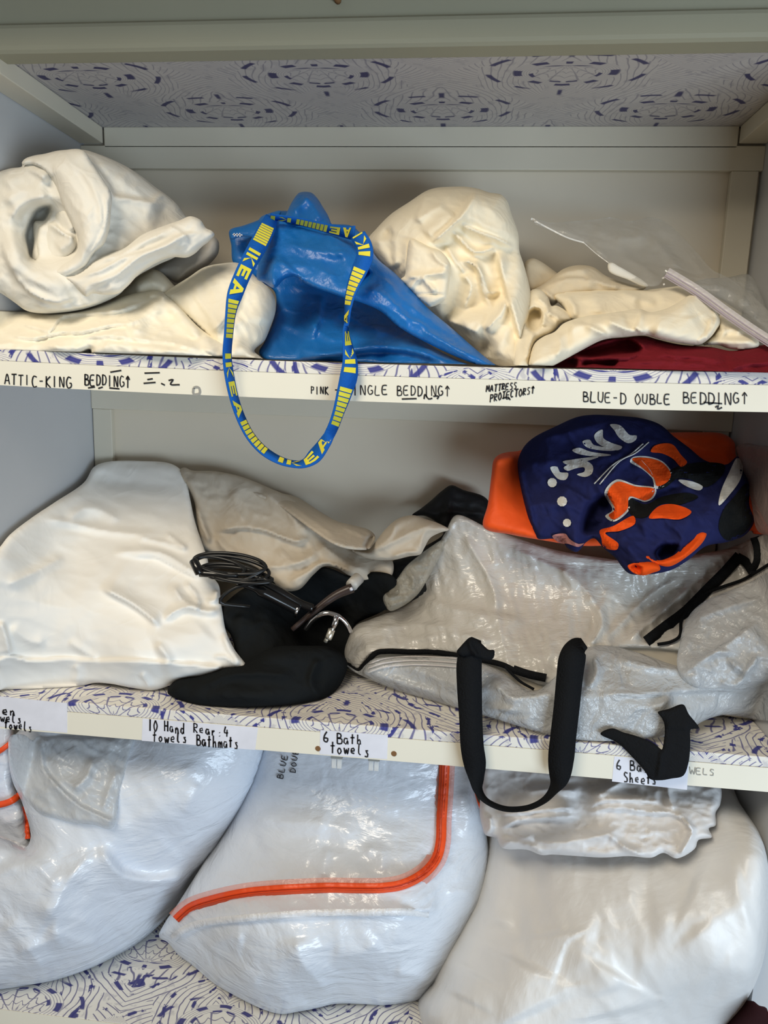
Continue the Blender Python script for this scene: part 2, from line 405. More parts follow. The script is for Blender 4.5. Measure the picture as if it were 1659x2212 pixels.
def fabric(name, col, rough=.92, wr=0.25, scale=60, sheen=.0, amt=.04, spec=.06):
    m, nt, b = newmat(name); tint(nt, b, col, amt)
    b.inputs['Roughness'].default_value = rough; b.inputs['Specular IOR Level'].default_value = spec; b.inputs['Sheen Weight'].default_value = sheen
    n = noise_node(nt, scale, 5, dist=.4); k = noise_node(nt, scale*.42, 2, dist=1.4, rough=.4); X.nt = nt
    h = X(n.outputs[0])*.8-xabs(X(k.outputs[0])-.5)*3.0; bump(nt, b, h.s, wr, .0035); return m
def paint(name, col, rough=.55, amt=.03):
    m, nt, b = newmat(name); tint(nt, b, col, amt, 4); b.inputs['Roughness'].default_value = rough; b.inputs['Specular IOR Level'].default_value = .25
    n = noise_node(nt, 90, 4); bump(nt, b, n.outputs[0], .08, .001); return m
def plain(name, col, rough=.6, metal=0.0, spec=.4):
    m, nt, b = newmat(name); tint(nt, b, col, .05, 30); b.inputs['Roughness'].default_value = rough; b.inputs['Metallic'].default_value = metal; b.inputs['Specular IOR Level'].default_value = spec; return m
def film(name, col, clear=.45, rough=.28, crinkle=.35, scale=22, stretch=(1, 1, 1), spec=.75, fine=.3):
    """thin polythene: part see-through, part milky, glossy with small crinkles"""
    m, nt, b = newmat(name); b.inputs['Base Color'].default_value = col; b.inputs['Roughness'].default_value = rough; b.inputs['Specular IOR Level'].default_value = spec
    n1 = noise_node(nt, scale, 4, dist=1.2, stretch=stretch); n2 = noise_node(nt, scale*7, 3, dist=.8, stretch=stretch)
    X.nt = nt; h = X(n1.outputs[0])+X(n2.outputs[0])*fine*0.3
    bump(nt, b, h.s, crinkle, .012)
    tr = nt.nodes.new('ShaderNodeBsdfTransparent'); mx = nt.nodes.new('ShaderNodeMixShader'); mx.inputs[0].default_value = clear
    out = nt.nodes['Material Output']
    nt.links.new(b.outputs[0], mx.inputs[1]); nt.links.new(tr.outputs[0], mx.inputs[2]); nt.links.new(mx.outputs[0], out.inputs[0])
    return m
# ================================================================== materials
def wallpaper(name, ox, oy, ground, line, ink, lw=.75, dn=1.0, slv=1.0):
    """lining paper: staggered rows of rounded flower medallions drawn in thin violet lines with small navy fills"""
    m, nt, b = newmat(name)
    tc = nt.nodes.new('ShaderNodeNewGeometry'); sp = nt.nodes.new('ShaderNodeSeparateXYZ'); nt.links.new(tc.outputs['Position'], sp.inputs[0])
    gx, gy, gz = X(sp.outputs[0]), X(sp.outputs[1]), X(sp.outputs[2])
    nz = nt.nodes.new('ShaderNodeTexNoise'); nz.inputs['Scale'].default_value = 16; nz.inputs['Detail'].default_value = 2; nt.links.new(tc.outputs['Position'], nz.inputs[0])
    n1 = X(nz.outputs[0])-.5
    nf = nt.nodes.new('ShaderNodeTexNoise'); nf.inputs['Scale'].default_value = 70; nf.inputs['Detail'].default_value = 2; nt.links.new(tc.outputs['Position'], nf.inputs[0])
    n2 = X(nf.outputs[0])-.5
    u = (gx-ox)/.356; v = (gy+gz-oy)/.276
    def cell(du, dv):
        cu = xfrac(u+(.5+du))-.5; cv = xfrac(v+(.5+dv))-.5
        return xabs(cu), cv
    a0, b0 = cell(0, 0); a1, b1 = cell(.5, .5)
    r0 = xsqrt(a0*a0*1.0+b0*b0*1.0); r1 = xsqrt(a1*a1+b1*b1)
    sel = xgt(r0, r1)
    mixx = lambda p, q: p*(1-sel)+q*sel
    cu = mixx(a0, a1); cv = mixx(b0, b1)
    n1 = n1*.6
    w = cu+n1*.03; h = cv+n1*.03
    r = xsqrt(w*w*.8+h*h*1.6+w*h*.35); th = xatan2(w, h)
    def line_of(f, wid): return 1-xstep(xabs(xsin(f)), wid*.35, wid)
    phf = xatan2(w, h+.10); rf = xsqrt(w*w+(h+.10)*(h+.10))
    flower = xmax(line_of(phf*7.0+rf*5.0, .30), line_of(rf*62.0+xabs(xsin(phf*7.0))*1.6, .30))
    arcs = line_of(r*dn*150.0+th*1.0, .42)
    pp = xatan2(w+.015, .40-h); rp = xsqrt((w+.015)*(w+.015)+(.40-h)*(.40-h))
    fa = pp*(20.0*dn)+rp*(26.0*dn)+n1*9.0+xsin(rp*14.0)*2.2
    fan = line_of(fa, .40)
    sw = xsin(rp*9.0+pp*2.0+n1*4)
    fb = th*(13.0*dn)-r*(46.0*dn)+n1*8.0+xsin(th*4.0)*2.0
    fan2 = line_of(fb, .40)
    pick = xgt(sw, .15)
    plume = fan*(1-pick)+fan2*pick
    inn = 1-xstep(r, .118, .122); mid = 1-xstep(r, .188, .194)
    ln = inn*flower+(1-inn)*(mid*arcs+(1-mid)*plume)
    speck = xstep(n2, .05, .16)*.30*(1-mid)
    ln = xmax(ln, speck)
    ring = xstep(r, .150, .158)*(1-xstep(r, .180, .19))*xstep(xsin(th*8.0+1.0), .1, .4)
    ring2 = xstep(r, .112, .116)*(1-xstep(r, .128, .134))*xstep(xsin(phf*9.0), .35, .6)
    sl = xstep(xsin(fa*.5), .80, .9)*xstep(n2, .0, .06)*(1-mid)*(1-pick)
    sl2 = xstep(xsin(fb*.5), .80, .9)*xstep(n2, .02, .08)*(1-mid)*pick
    foot = (1-xstep(xabs(w), .006, .016))*(1-xstep(xabs(xabs(h)-.235), .02, .05))
    ring3 = xstep(r, .262, .268)*(1-xstep(r, .282, .29))*xstep(xsin(th*10.0+n1*6), -.2, .2)*(1-xstep(h, .16, .2))
    navy = xmin(1.0, xmax(xmax(xmax(ring, ring3), ring2), xmax(xmax(sl, sl2)*slv, foot)))
    mx = nt.nodes.new('ShaderNodeMix'); mx.data_type = 'RGBA'; nt.links.new((ln*lw).s, mx.inputs[0]); mx.inputs[6].default_value = ground; mx.inputs[7].default_value = line
    m2 = nt.nodes.new('ShaderNodeMix'); m2.data_type = 'RGBA'; nt.links.new((navy*.95).s, m2.inputs[0]); nt.links.new(mx.outputs[2], m2.inputs[6]); m2.inputs[7].default_value = ink
    nt.links.new(m2.outputs[2], b.inputs['Base Color']); b.inputs['Roughness'].default_value = .6; b.inputs['Specular IOR Level'].default_value = .3
    return m
M_wall = paint('old_white_paint', sr(192, 193, 194)); M_wall2 = paint('white_panel_paint', sr(213, 203, 184))
M_trim = paint('cream_trim_paint', sr(208, 201, 183)); M_fascia = paint('cream_fascia_paint', sr(232, 228, 212), .45)
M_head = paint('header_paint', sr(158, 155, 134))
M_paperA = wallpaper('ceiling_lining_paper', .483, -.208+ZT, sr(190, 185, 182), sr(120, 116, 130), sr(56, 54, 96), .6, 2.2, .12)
M_paperB = wallpaper('shelf_lining_paper', .20, -.34+S2, sr(228, 225, 216), sr(98, 96, 146), sr(48, 52, 134), .9, 1.7)
M_paperC = wallpaper('bottom_lining_paper', .18, -.19+S3, sr(228, 225, 216), sr(100, 96, 134), sr(52, 52, 118), .9, 1.5)
M_ink = plain('black_pen_ink', sr(28, 27, 30), .5); M_faint = plain('faded_pen_ink', sr(150, 150, 145), .6)
M_label = plain('white_sticky_paper', sr(224, 226, 236), .5)
M_hole = plain('bare_wood_hole', sr(125, 90, 55), .8)
# ================================================================== the cupboard
structure('wall_left', -.03, 0, -.345, .05, S2-.02, 2.3, M_wall, 0); structure('wall_left', -.15, -.12, -.345, .05, 0, S2-.02, M_wall, 0)
structure('wall_right', W, W+.03, -.345, .05, 0, 2.3, M_wall, 0)
structure('wall_back', -.15, W+.03, .014, .04, 0, 2.3, M_wall2, 0)
structure('ceiling', 0, W, -.30, .014, ZT, ZT+.02, M_paperA, 0)
structure('floor', -2.0, 3.2, -4.0, .05, -.03, 0, plain('dark_floorboards', sr(120, 100, 80), .6), 0)
tx = .046
structure('trim_1', tx, W-tx, -.0005, .0139, ZRB+.035, ZT, M_trim)
structure('trim_2', 0.0, W, -.0005, .0139, ZRB, ZC-.0025, M_trim)
structure('trim_3', 0.0005, W-.0005, -.0005, .0139, ZR2, S1-.03, M_trim)
structure('trim_4', 0.001, tx-.001, -.30, -.002, ZC, ZT-.001, M_trim)
structure('trim_5', W-tx+.001, W-.001, -.30, -.002, ZC, ZT-.001, M_trim)
for i, (x0, x1, z0, z1) in enumerate([(.002, .042, S1, ZRB), (W-.050, W-.006, S1, ZRB), (.002, .040, S2, ZR2), (W-.050, W-.004, S2, ZR2), (.0, .042, S3, S2-.03), (W-.05, W, S3, S2-.03)]):
    structure('trim_%d' % (6+i), x0, x1, .001, .0139, z0, z1, M_trim)
# header over the opening: plain board, rounded moulding below it
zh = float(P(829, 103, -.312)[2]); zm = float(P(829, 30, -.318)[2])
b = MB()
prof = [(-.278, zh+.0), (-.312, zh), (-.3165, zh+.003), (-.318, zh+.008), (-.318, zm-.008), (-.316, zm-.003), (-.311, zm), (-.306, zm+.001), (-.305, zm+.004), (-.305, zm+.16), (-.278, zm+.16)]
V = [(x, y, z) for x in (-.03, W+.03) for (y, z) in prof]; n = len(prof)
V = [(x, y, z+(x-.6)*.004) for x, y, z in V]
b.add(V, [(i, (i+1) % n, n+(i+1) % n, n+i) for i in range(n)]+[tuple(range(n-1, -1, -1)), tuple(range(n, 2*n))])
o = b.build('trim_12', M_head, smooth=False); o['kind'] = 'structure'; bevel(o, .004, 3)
hk = P(730, 1, -.306)
hook = thing('screw_hook', 'tiny brown hook screwed into the header board at the top edge of the photo', 'hook', hk)
mb = MB(); sweep(mb, [hk+np.array([0, .002, 0]), hk+np.array([0, -.008, 0])], .0045, 10); mb.build('base', M_hole, hook)
mb = MB(); sweep(mb, [hk+np.array([.0, -.008, 0]), hk+np.array([.006, -.014, -.001]), hk+np.array([.012, -.012, .003])], .002, 8); mb.build('hook_tip', M_hole, hook)

fasc = []
def shelf(name, label, ztop, zstrip, zfas, paper, sag=0.0, x0=.001, x1=W-.001, yb=-.001, yf=-D):
    t = thing('shelf', label, 'shelf', (W/2, -D/2, ztop))
    n = 24
    def slab(y0, y1, za, zb):
        V = []; 
        for i in range(n+1):
            x = x0+(x1-x0)*i/n; s = sag*((x/W-.5)**2*4-1)+sag*.55
            V += [(x, y0, za+s), (x, y1, za+s), (x, y1, zb+s), (x, y0, zb+s)]
        F = [(4*i+k, 4*i+(k+1) % 4, 4*i+4+(k+1) % 4, 4*i+4+k) for i in range(n) for k in range(4)]+[(3, 2, 1, 0), (4*n, 4*n+1, 4*n+2, 4*n+3)]
        m = MB(); m.add(V, F); return m
    o = slab(yf, yb, zstrip, ztop).build('board', paper, t, False); bevel(o, .0012)
    if True:
        o = slab(yf-.0005, yf+.02, zfas, zstrip-.0002).build('fascia', M_fascia, t, False, label='cream painted strip along the front edge'); t['fascia'] = o.name; del t['fascia']; fasc.append(o)
    return t
zA = 1.5-.0097; zAf = 1.5-.0448; zB = 1.5-.5448; zBf = 1.5-.5822
SH1 = shelf('s', 'upper shelf with bedding names handwritten on its cream front edge', S1, zA, zAf, M_paperB, .006)
SH2 = shelf('s', 'middle shelf with white paper towel labels taped to its front edge', S2, zB, zBf, M_paperB)
SH3 = shelf('s', 'bottom shelf lined with blue and cream patterned paper under the big storage bags', S3, S3-.0015, S3-.06, M_paperC, 0, -.119, W-.001)
# pen writing on the upper fascia
YF = -D-.0008
def sx(px): return 838+(px)*.0354-((px/829.5-1)**2)*5.5+3
m = MB()
write(m, 'ATTIC-KING', 10, 808, 158, 815, 24, YF, 2.6); write(m, 'BEDDING^', 183, 808, 284, 813, 25, YF, 2.8)
write(m, 'PINK', 672, 834, 712, 836, 17, YF, 2.4); write(m, '-', 722, 832, 738, 833, 18, YF); write(m, 'SINGLE', 747, 831, 842, 833, 22, YF, 2.4)
write(m, 'BEDDING^', 858, 834, 976, 833, 23, YF, 2.4)
write(m, 'MATTRESS', 1050, 833, 1118, 825, 15, YF, 2.6, lean=.1); write(m, 'PROTECTORS^', 1058, 852, 1156, 834, 16, YF, 2.6, lean=.1)
write(m, 'BLUE-D OUBLE', 1260, 846, 1452, 852, 23, YF, 2.7); write(m, 'BEDDING^', 1476, 848, 1620, 848, 25, YF, 2.7)
for pts in [[(190,838),(205,836)],[(212,839),(222,836)],[(236,838),(258,840)],[(238,804),(262,800)],[(310,828),(336,826)],[(318,820),(330,818)],[(348,828),(356,832)],[(364,822),(374,820),(368,830),(388,831)],[(312,806),(345,805)],
            [(916,862),(918,852),(926,862),(934,860)],[(936,856),(948,856),(944,862)],[(1520,869),(1560,872)],[(1545,880),(1552,876),(1550,884),(1560,880)],[(1085,861),(1098,858),(1102,864)],[(868,862),(900,861)]]:
    ribbon_px(m, pts, 3.2, YF)
add_print(fasc[0], m.V, m.F, M_ink)
m = MB()
for pts in [[(418,838),(424,836),(430,838),(431,850),(418,851),(418,838)]]: ribbon_px(m, pts, 5, YF)
add_print(fasc[0], m.V, m.F, M_faint)
m = MB()
write(m, 'WELS', 1490, 1657, 1548, 1662, 15, YF, 1.8); add_print(fasc[1], m.V, m.F, M_faint)
for px, py in [(687, 1617), (851, 1628)]:
    c = P(px, py, -D-.0006); mb = MB(); sweep(mb, [c+np.array([0, .004, 0]), c+np.array([0, -.0006, 0])], .0042, 14); mb.build('screw_hole', M_hole, SH2, False)
# paper labels
def label(corners, lines, lab, pen=3.0, part2=None):
    y0 = -D-.0009
    q = P(np.array([c[0] for c in corners]), np.array([c[1] for c in corners]), y0);     mb = MB(); V = list(q)+[v+np.array([0, .00045, 0]) for v in q]; mb.add(V, [(0,1,2,3),(7,6,5,4),(0,4,5,1),(1,5,6,2),(2,6,7,3),(3,7,4,0)]); o = mb.build('paper_label', M_label, None, False); tag(o, lab, 'label', 'taped towel labels')
    mb = MB()
    for l in lines: write(mb, l[0], l[1], l[2], l[3], l[4], l[5], y0-.0001, pen)
    add_print(o, mb.V, mb.F, M_ink)
label([(-15, 1503), (145, 1519), (145, 1583), (-15, 1568)], [('hen', -11, 1520, 38, 1526, 20), ('owels', -11, 1536, 50, 1543, 20), ('a towels', -11, 1551, 72, 1560, 21)], 'white paper label cut off by the left frame edge, ending in the word towels')
label([(308, 1552), (557, 1572), (551, 1620), (306, 1600)], [('10 Hand', 320, 1554, 402, 1562, 24), ('Rear:4', 418, 1562, 497, 1570, 22), ('towels', 330, 1578, 408, 1583, 24), ('Bathmats', 425, 1586, 518, 1592, 25)], 'white paper label reading 10 Hand towels, Rear: 4 Bathmats')
label([(692, 1577), (838, 1588), (836, 1640), (690, 1629)], [('6 Bath', 699, 1580, 786, 1588, 22), ('towels', 714, 1600, 802, 1610, 25)], 'white paper label reading 6 Bath towels between two screw holes')
label([(1327, 1634), (1488, 1646), (1484, 1706), (1322, 1688)], [('6 Bath', 1332, 1640, 1420, 1648, 23), ('Sheets', 1348, 1667, 1422, 1674, 23)], 'white paper label reading 6 Bath Sheets, half covered by a black strap')
# clear cable clips under the middle shelf
M_clip = film('clear_clip_plastic', sr(225, 230, 232), .35, .15, .1)
for k, (px, py, nm) in enumerate([(728, 1641, 'clear plastic clip under the middle shelf, left one of the pair'), (808, 1646, 'clear plastic clip under the middle shelf, right one of the pair')]):
    c = P(px, py, -D+.012); t = thing('plastic_clip', nm, 'clip', c, 'clips under the middle shelf')
    mb = MB()
    for s in (-1, 1):
        mb.box(c[0]+s*.0042-.0036, c[0]+s*.0042+.0036, c[1]-.004, c[1]+.004, c[2]-.013, c[2]+.004)
    bevel(mb.build('prong', M_clip, t, False), .001)
    mb = MB(); mb.box(c[0]-.009, c[0]+.009, c[1]-.005, c[1]+.005, c[2]+.004, zBf-.0005 if zBf-.0005 > c[2]+.005 else c[2]+.006); mb.build('foot', M_faint, t, False)
# ================================================================== upper shelf
zA_ = lambda p: zz(0, 300, 2.676, p)
zB_ = lambda p: zz(440, 380, 2.5136, p)
zC_ = lambda p: zz(760, 380, 3.770, p)
zD_ = lambda p: zz(1100, 380, 2.968, p)
def FT(zf, *fs): return [(f[0], zf(f[1]))+tuple(f[2:]) for f in fs]
M_sheet = fabric('white_cotton', sr(225, 221, 210), scale=45, wr=.3); M_cream = fabric('cream_cotton', sr(242, 231, 206), scale=45, wr=.3)
M_cream2 = fabric('pale_cream_cotton', sr(240, 233, 214), scale=40, wr=.3); M_beige = fabric('beige_cotton', sr(218, 204, 178), scale=40)
M_greyw = fabric('greyed_white_cotton', sr(196, 192, 184), scale=40)
# --- rolled white sheet
t = thing('rolled_sheet', 'large white sheet rolled into a loose spiral on top of crumpled cream linen', 'bedding', P(170, 760, -.2))
m = MB()
patch(m, zA_([(-60,215),(0,188),(60,170),(128,158),(126,135),(150,112),(200,95),(260,85),(330,68),(420,62),(490,64),(560,85),(650,120),(740,165),(830,225),(900,280),(970,330),(1020,375),(1060,430),(1120,520),(1080,640),(1000,690),(930,720),(880,745),(800,790),(740,840),(700,890),(600,945),(480,985),(350,1005),(230,1008),(150,992),(90,950),(40,915),(0,890),(-60,870)]),
  [(60,420,-.23),(200,340,-.20),(330,420,-.15),(400,500,-.16),(150,650,-.27),(20,600,-.27),(260,600,-.25)], T=.055, R=110, back=1.3, zmin=S1+.02, step=5,
  feats=FT(zA_, ('p',[(100,470),(150,410),(230,385),(300,372),(380,420),(440,560),(430,650),(330,712),(200,716),(150,640),(110,560)],20,-.030),('p',[(150,560),(175,480),(225,405),(285,392),(270,460),(215,510),(205,600),(205,700),(172,690),(155,620)],8,-.060),
   ('r',[(20,480),(60,600),(110,720),(200,800),(330,850),(460,880)],20,.018,0,.25),('f',[(460,905),(330,940),(200,900),(100,800),(40,680),(10,560)],26,.020,5),('f',[(620,930),(480,960),(330,985),(180,950)],16,.014,4),
   ('r',[(0,260),(110,215),(220,205),(290,240)],22,.016),('f',[(290,260),(220,200),(120,170),(20,190)],20,.012,5),('r',[(40,400),(80,330),(170,300),(290,300)],18,.012),('r',[(70,480),(110,400),(190,350),(300,340)],12,.010),
   ('f',[(480,70),(550,180),(620,270),(650,330),(760,355),(890,375),(960,380)],60,.026,6),('k',[(880,370),(940,320),(1000,340)],10,.008),('k',[(560,110),(700,250),(880,370)],26,.006),('r',[(700,160),(860,300),(960,400)],30,.008),
   ('k',[(380,800),(500,840),(640,800),(760,720)],18,.010)),
  noise=[(.005,60,35,2.2,'r',3),(.0035,26,35,2.2,'c',8)])
patch(m, zA_([(200,480),(260,470),(300,400),(350,372),(410,440),(445,540),(450,620),(400,680),(330,705),(250,716),(190,700),(196,600)]), [(100,520,-.255),(150,480,-.26),(120,560,-.27)], T=.012, R=14, back=.5, zmin=S1, step=4,
  feats=FT(zA_, ('f',[(270,480),(330,520),(380,560),(440,575)],16,.014,3),('k',[(300,470),(360,540),(430,560)],9,.009),('r',[(350,400),(400,470),(430,540)],14,.012),('r',[(330,640),(400,600),(440,590)],12,.010)), noise=[(.003,18,60,2,'r',5)])
patch(m, zA_([(128,150),(132,128),(150,112),(250,90),(360,66),(480,66),(540,150),(600,240),(645,320),(640,430),(632,520),(600,610),(545,660),(500,730),(440,770),(380,798),(340,790),(310,770),(360,730),(420,690),(452,620),(445,560),(420,500),(385,430),(350,350),(320,270),(280,210),(220,165),(185,150)]),
  [(60,350,-.26),(150,330,-.265),(200,420,-.29),(200,520,-.30),(160,590,-.31)], T=.020, R=26, back=.3, step=4, zmin=S1,
  feats=FT(zA_, ('r',[(270,110),(400,230),(480,400),(520,560),(460,700)],22,.012),('k',[(330,90),(500,220),(580,400),(580,560)],18,.006),('f',[(500,700),(590,560),(620,420),(600,300)],14,.006,4),('f',[(300,230),(250,160),(180,135)],10,.010,4)), noise=[(.003,26,60,2.4,'c',12)])
patch(m, zA_([(372,800),(450,778),(500,740),(560,690),(640,660),(720,630),(820,555),(900,520),(960,498),(1040,470),(1100,447),(1160,470),(1190,515),(1225,532),(1240,552),(1205,595),(1170,622),(1128,662),(1080,686),(1000,684),(940,700),(860,742),(790,795),(740,850),(680,895),(600,900),(530,895),(500,912),(450,872),(400,830)]),
  [(150,600,-.31),(260,540,-.29),(400,480,-.26),(440,510,-.26),(250,630,-.31)], T=.022, R=22, back=.4, step=4, zmin=S1,
  feats=FT(zA_, ('f',[(430,800),(560,770),(720,690),(880,640),(1060,560),(1200,545)],20,.012,4),('k',[(480,850),(650,800),(800,690),(960,620),(1100,560)],14,.009),('r',[(900,520),(1000,560),(1080,640)],16,.006),('k',[(960,500),(1040,540),(1100,600)],9,.006),('k',[(560,700),(680,680),(800,610),(960,540)],12,.007)), noise=[(.0035,20,-30,2.6,'c',22)])
m.build('folded_cloth', M_sheet, t)
# --- crumpled cream sheet lying along the front
t = thing('crumpled_sheet', 'crumpled cream sheet lying flat along the shelf edge beneath the rolled white sheet', 'bedding', P(150, 775, -.28))
m = MB()
patch(m, zA_([(-60,1010),(60,1000),(200,1000),(350,1000),(480,985),(620,945),(740,902),(830,884),(930,880),(980,915),(1040,970),(1100,1040),(1160,1098),(1220,1140),(1280,1170),(1320,1190),(1310,1262),(1250,1278),(1100,1268),(900,1258),(700,1250),(535,1245),(520,1218),(450,1242),(300,1238),(150,1236),(0,1226),(-60,1226)]),
  [(0,700,-.25),(200,650,-.22),(330,630,-.21),(470,760,-.32),(200,760,-.33),(0,755,-.33)], T=.028, R=22, back=.8, step=4, zmin=S1+.0015,
  feats=FT(zA_, ('f',[(860,1010),(760,1060),(640,1075),(480,1110),(330,1120),(200,1150),(0,1130)],32,0.0174,5),('f',[(840,940),(700,990),(520,1010),(350,1030),(280,1110),(200,1090),(60,1060)],22,0.0136,4),
   ('r',[(240,1235),(370,1175),(520,1135),(680,1130),(800,1150)],20,0.0136),('f',[(1180,1235),(1000,1180),(860,1165),(740,1150),(560,1140),(420,1170)],22,0.0099,4),('r',[(530,1190),(760,1205),(980,1225),(1200,1250)],17,0.0087),
   ('r',[(730,1130),(850,1060),(900,1000),(860,930)],25,0.0136),('f',[(960,930),(920,905),(850,910)],17,0.0099,4),('r',[(980,920),(1070,1030),(1180,1120)],20,0.0124),('k',[(870,1160),(1000,1080),(1080,1060)],25,0.0050),
   ('r',[(1180,1130),(1210,1190),(1190,1240)],15,0.0099),('p',[(860,1020),(960,980),(1060,1080),(1120,1160),(1000,1165),(870,1150),(830,1110)],14,-.016)), noise=[(.005,34,-12,2.4,'c',31),(.003,15,20,2,'c',32)])
m.build('cloth_folds', M_cream2, t)
# --- cream bundle beside the blue bag
t = thing('linen_bundle', 'rounded cream linen bundle squeezed between the crumpled sheet and the blue bag', 'bedding', P(520, 775, -.25))
m = MB()
patch(m, zA_([(650,930),(740,850),(800,795),(880,755),(930,770),(1010,850),(1060,900),(1000,960),(850,960)]), [(300,620,-.17),(380,620,-.17),(340,650,-.18)], T=.03, R=30, back=1, step=5, zmin=S1, feats=FT(zA_, ('r',[(760,860),(880,830),(980,880)],18,.012)), noise=[(.004,30,20,2,'r',40)])
patch(m, zA_([(940,900),(1010,850),(1090,800),(1180,742),(1280,720),(1370,716),(1425,740),(1480,800),(1550,858),(1588,920),(1592,1000),(1565,1080),(1530,1165),(1470,1225),(1500,1255),(1530,1288),(1350,1284),(1230,1278),(1230,1180),(1150,1090),(1060,1010),(980,940)]),
  [(380,620,-.19),(500,570,-.17),(590,660,-.20),(540,740,-.26),(480,770,-.31),(560,778,-.30)], T=.05, R=50, back=1, step=4.5, zmin=S1+.001,
  feats=FT(zA_, ('f',[(1370,740),(1380,860),(1330,980),(1260,1080),(1205,1112)],40,.022,6),('k',[(1210,1110),(1330,1090),(1420,1040)],30,.012),('r',[(1340,1190),(1440,1240),(1500,1275)],16,.012),('k',[(1080,830),(1200,800),(1320,810)],30,.006),('r',[(1460,820),(1530,940),(1500,1080)],26,.010)), noise=[(.005,50,70,2,'c',41),(.0025,20,60,2,'c',42)])
m.build('cloth_folds', M_cream2, t)
# --- greyed cushion end behind
t = thing('cushion', 'small greyish white cushion end showing behind the rolled sheet', 'cushion', P(420, 600, -.11))
m = MB(); patch(m, zA_([(880,770),(960,700),(1060,650),(1150,610),(1225,560),(1262,590),(1262,660),(1225,710),(1150,770),(1070,815),(1020,832),(960,800)]), [(400,560,-.11),(440,560,-.11),(380,590,-.12)], T=.03, R=30, back=1, step=5, feats=FT(zA_, ('k',[(1020,830),(1080,760),(1180,700)],14,.008)), noise=[(.003,26,0,2,'r',43)]); m.build('cover', M_greyw, t)
# --- blue carrier bag
M_blue, nt, b_ = newmat('blue_woven_plastic'); tint(nt, b_, sr(22, 105, 180), .10, 9); b_.inputs['Roughness'].default_value = .38; b_.inputs['Specular IOR Level'].default_value = .5
nn_ = noise_node(nt, 26, 4, dist=.8); n3 = noise_node(nt, 420, 1, stretch=(1, 1, .35)); hh = X(nn_.outputs[0])+X(n3.outputs[0])*.08; bump(nt, b_, hh.s, .45, .008)
M_web = fabric('blue_webbing', sr(26, 92, 178), .7, .2, 300); M_yel = plain('yellow_woven_print', sr(225, 215, 60), .7)
t = thing('carrier_bag', 'shiny blue woven plastic bag with long blue handle hanging over the shelf edge', 'bag', P(680, 775, -.2))
m = MB()
patch(m, zB_([(140,296),(200,275),(300,238),(350,205),(420,190),(520,200),(640,250),(760,300),(850,420),(900,560),(1000,700),(1200,900),(1400,1010),(1480,1038),(1200,1034),(800,1020),(500,1004),(335,994),(300,960),(330,900),(372,800),(392,720),(385,630),(300,570),(220,520),(160,470),(150,380)]),
  [(500,500,-.13),(600,460,-.10),(750,520,-.12),(640,640,-.14),(800,700,-.18),(580,770,-.26),(900,790,-.30),(700,778,-.27)], T=.012, R=24, back=.6, step=5, zmin=S1+.001,
  feats=FT(zB_, ('r',[(600,720),(700,800),(820,860),(1000,900)],40,.020),('f',[(640,640),(620,760),(580,900)],40,.018,8),('f',[(1320,1000),(1100,940),(900,930),(720,960),(500,990)],26,.030,8),('k',[(500,940),(640,960),(800,990)],26,.014),('k',[(700,700),(860,800),(1060,880)],24,.012),('k',[(560,780),(680,880),(820,890)],18,.012),('k',[(250,300),(300,400),(380,560)],30,.014)), noise=[(.005,40,20,1.6,'r',50)])
m.build('bag_body', M_blue, t)
m = MB()
patch(m, zB_([(300,238),(352,205),(470,225),(600,262),(700,262),(800,270),(840,300),(900,380),(945,450),(1040,530),(1120,610),(1220,720),(1330,812),(1430,900),(1530,985),(1600,1035),(1640,1048),(1560,1048),(1440,1010),(1300,950),(1180,890),(1060,820),(960,735),(860,690),(760,660),(640,620),(560,590),(500,548),(440,560),(385,610),(330,580),(290,560),(300,470),(340,330)]),
  [(560,480,-.19),(760,500,-.20),(640,600,-.27),(820,620,-.27),(900,700,-.29),(1040,790,-.325),(740,640,-.30)], T=.016, R=22, back=.2, thin=.004, step=4.5, zmin=S1+.001, ymin=-.345,
  feats=FT(zB_, ('f',[(395,430),(480,520),(560,580)],24,.012,6),('k',[(420,360),(560,400),(700,420),(820,420)],24,.010),('f',[(390,620),(380,520),(400,440)],30,.016,8),('p',[(830,560),(850,515),(890,505),(910,530),(880,570),(850,595)],6,-.03),('k',[(840,600),(960,640),(1080,740),(1250,850)],26,.010),('r',[(640,330),(760,400),(860,520)],22,.008),('k',[(1180,830),(1300,900),(1480,1000)],16,.008),('k',[(450,470),(600,500),(740,560)],20,.008),('k',[(960,540),(1100,690),(1260,800)],14,.006)), noise=[(.004,30,40,2,'r',51),(.0016,9,40,2,'r',52)])
m.build('bag_flap', M_blue, t)
m = MB()
patch(m, zB_([(440,245),(460,180),(500,110),(522,90),(582,90),(612,115),(645,165),(675,215),(695,262),(720,290),(620,285),(520,265)]), [(640,430,-.16),(680,440,-.16),(660,490,-.21)], T=.018, R=18, back=.3, thin=.004, step=4.5,
  feats=FT(zB_, ('k',[(540,95),(590,160),(640,250)],20,.014),('k',[(480,200),(540,150),(560,100)],18,.010)), noise=[(.003,20,60,2,'r',53)])
patch(m, zB_([(140,296),(220,268),(300,238),(355,205),(420,190),(400,240),(330,300),(300,330),(200,330),(150,345)]), [(500,500,-.17),(600,460,-.17),(540,505,-.18)], T=.006, R=8, thin=.004, step=4.5, noise=[(.002,20,60,2,'r',54)])
btop = m.build('bag_top', M_blue, t)
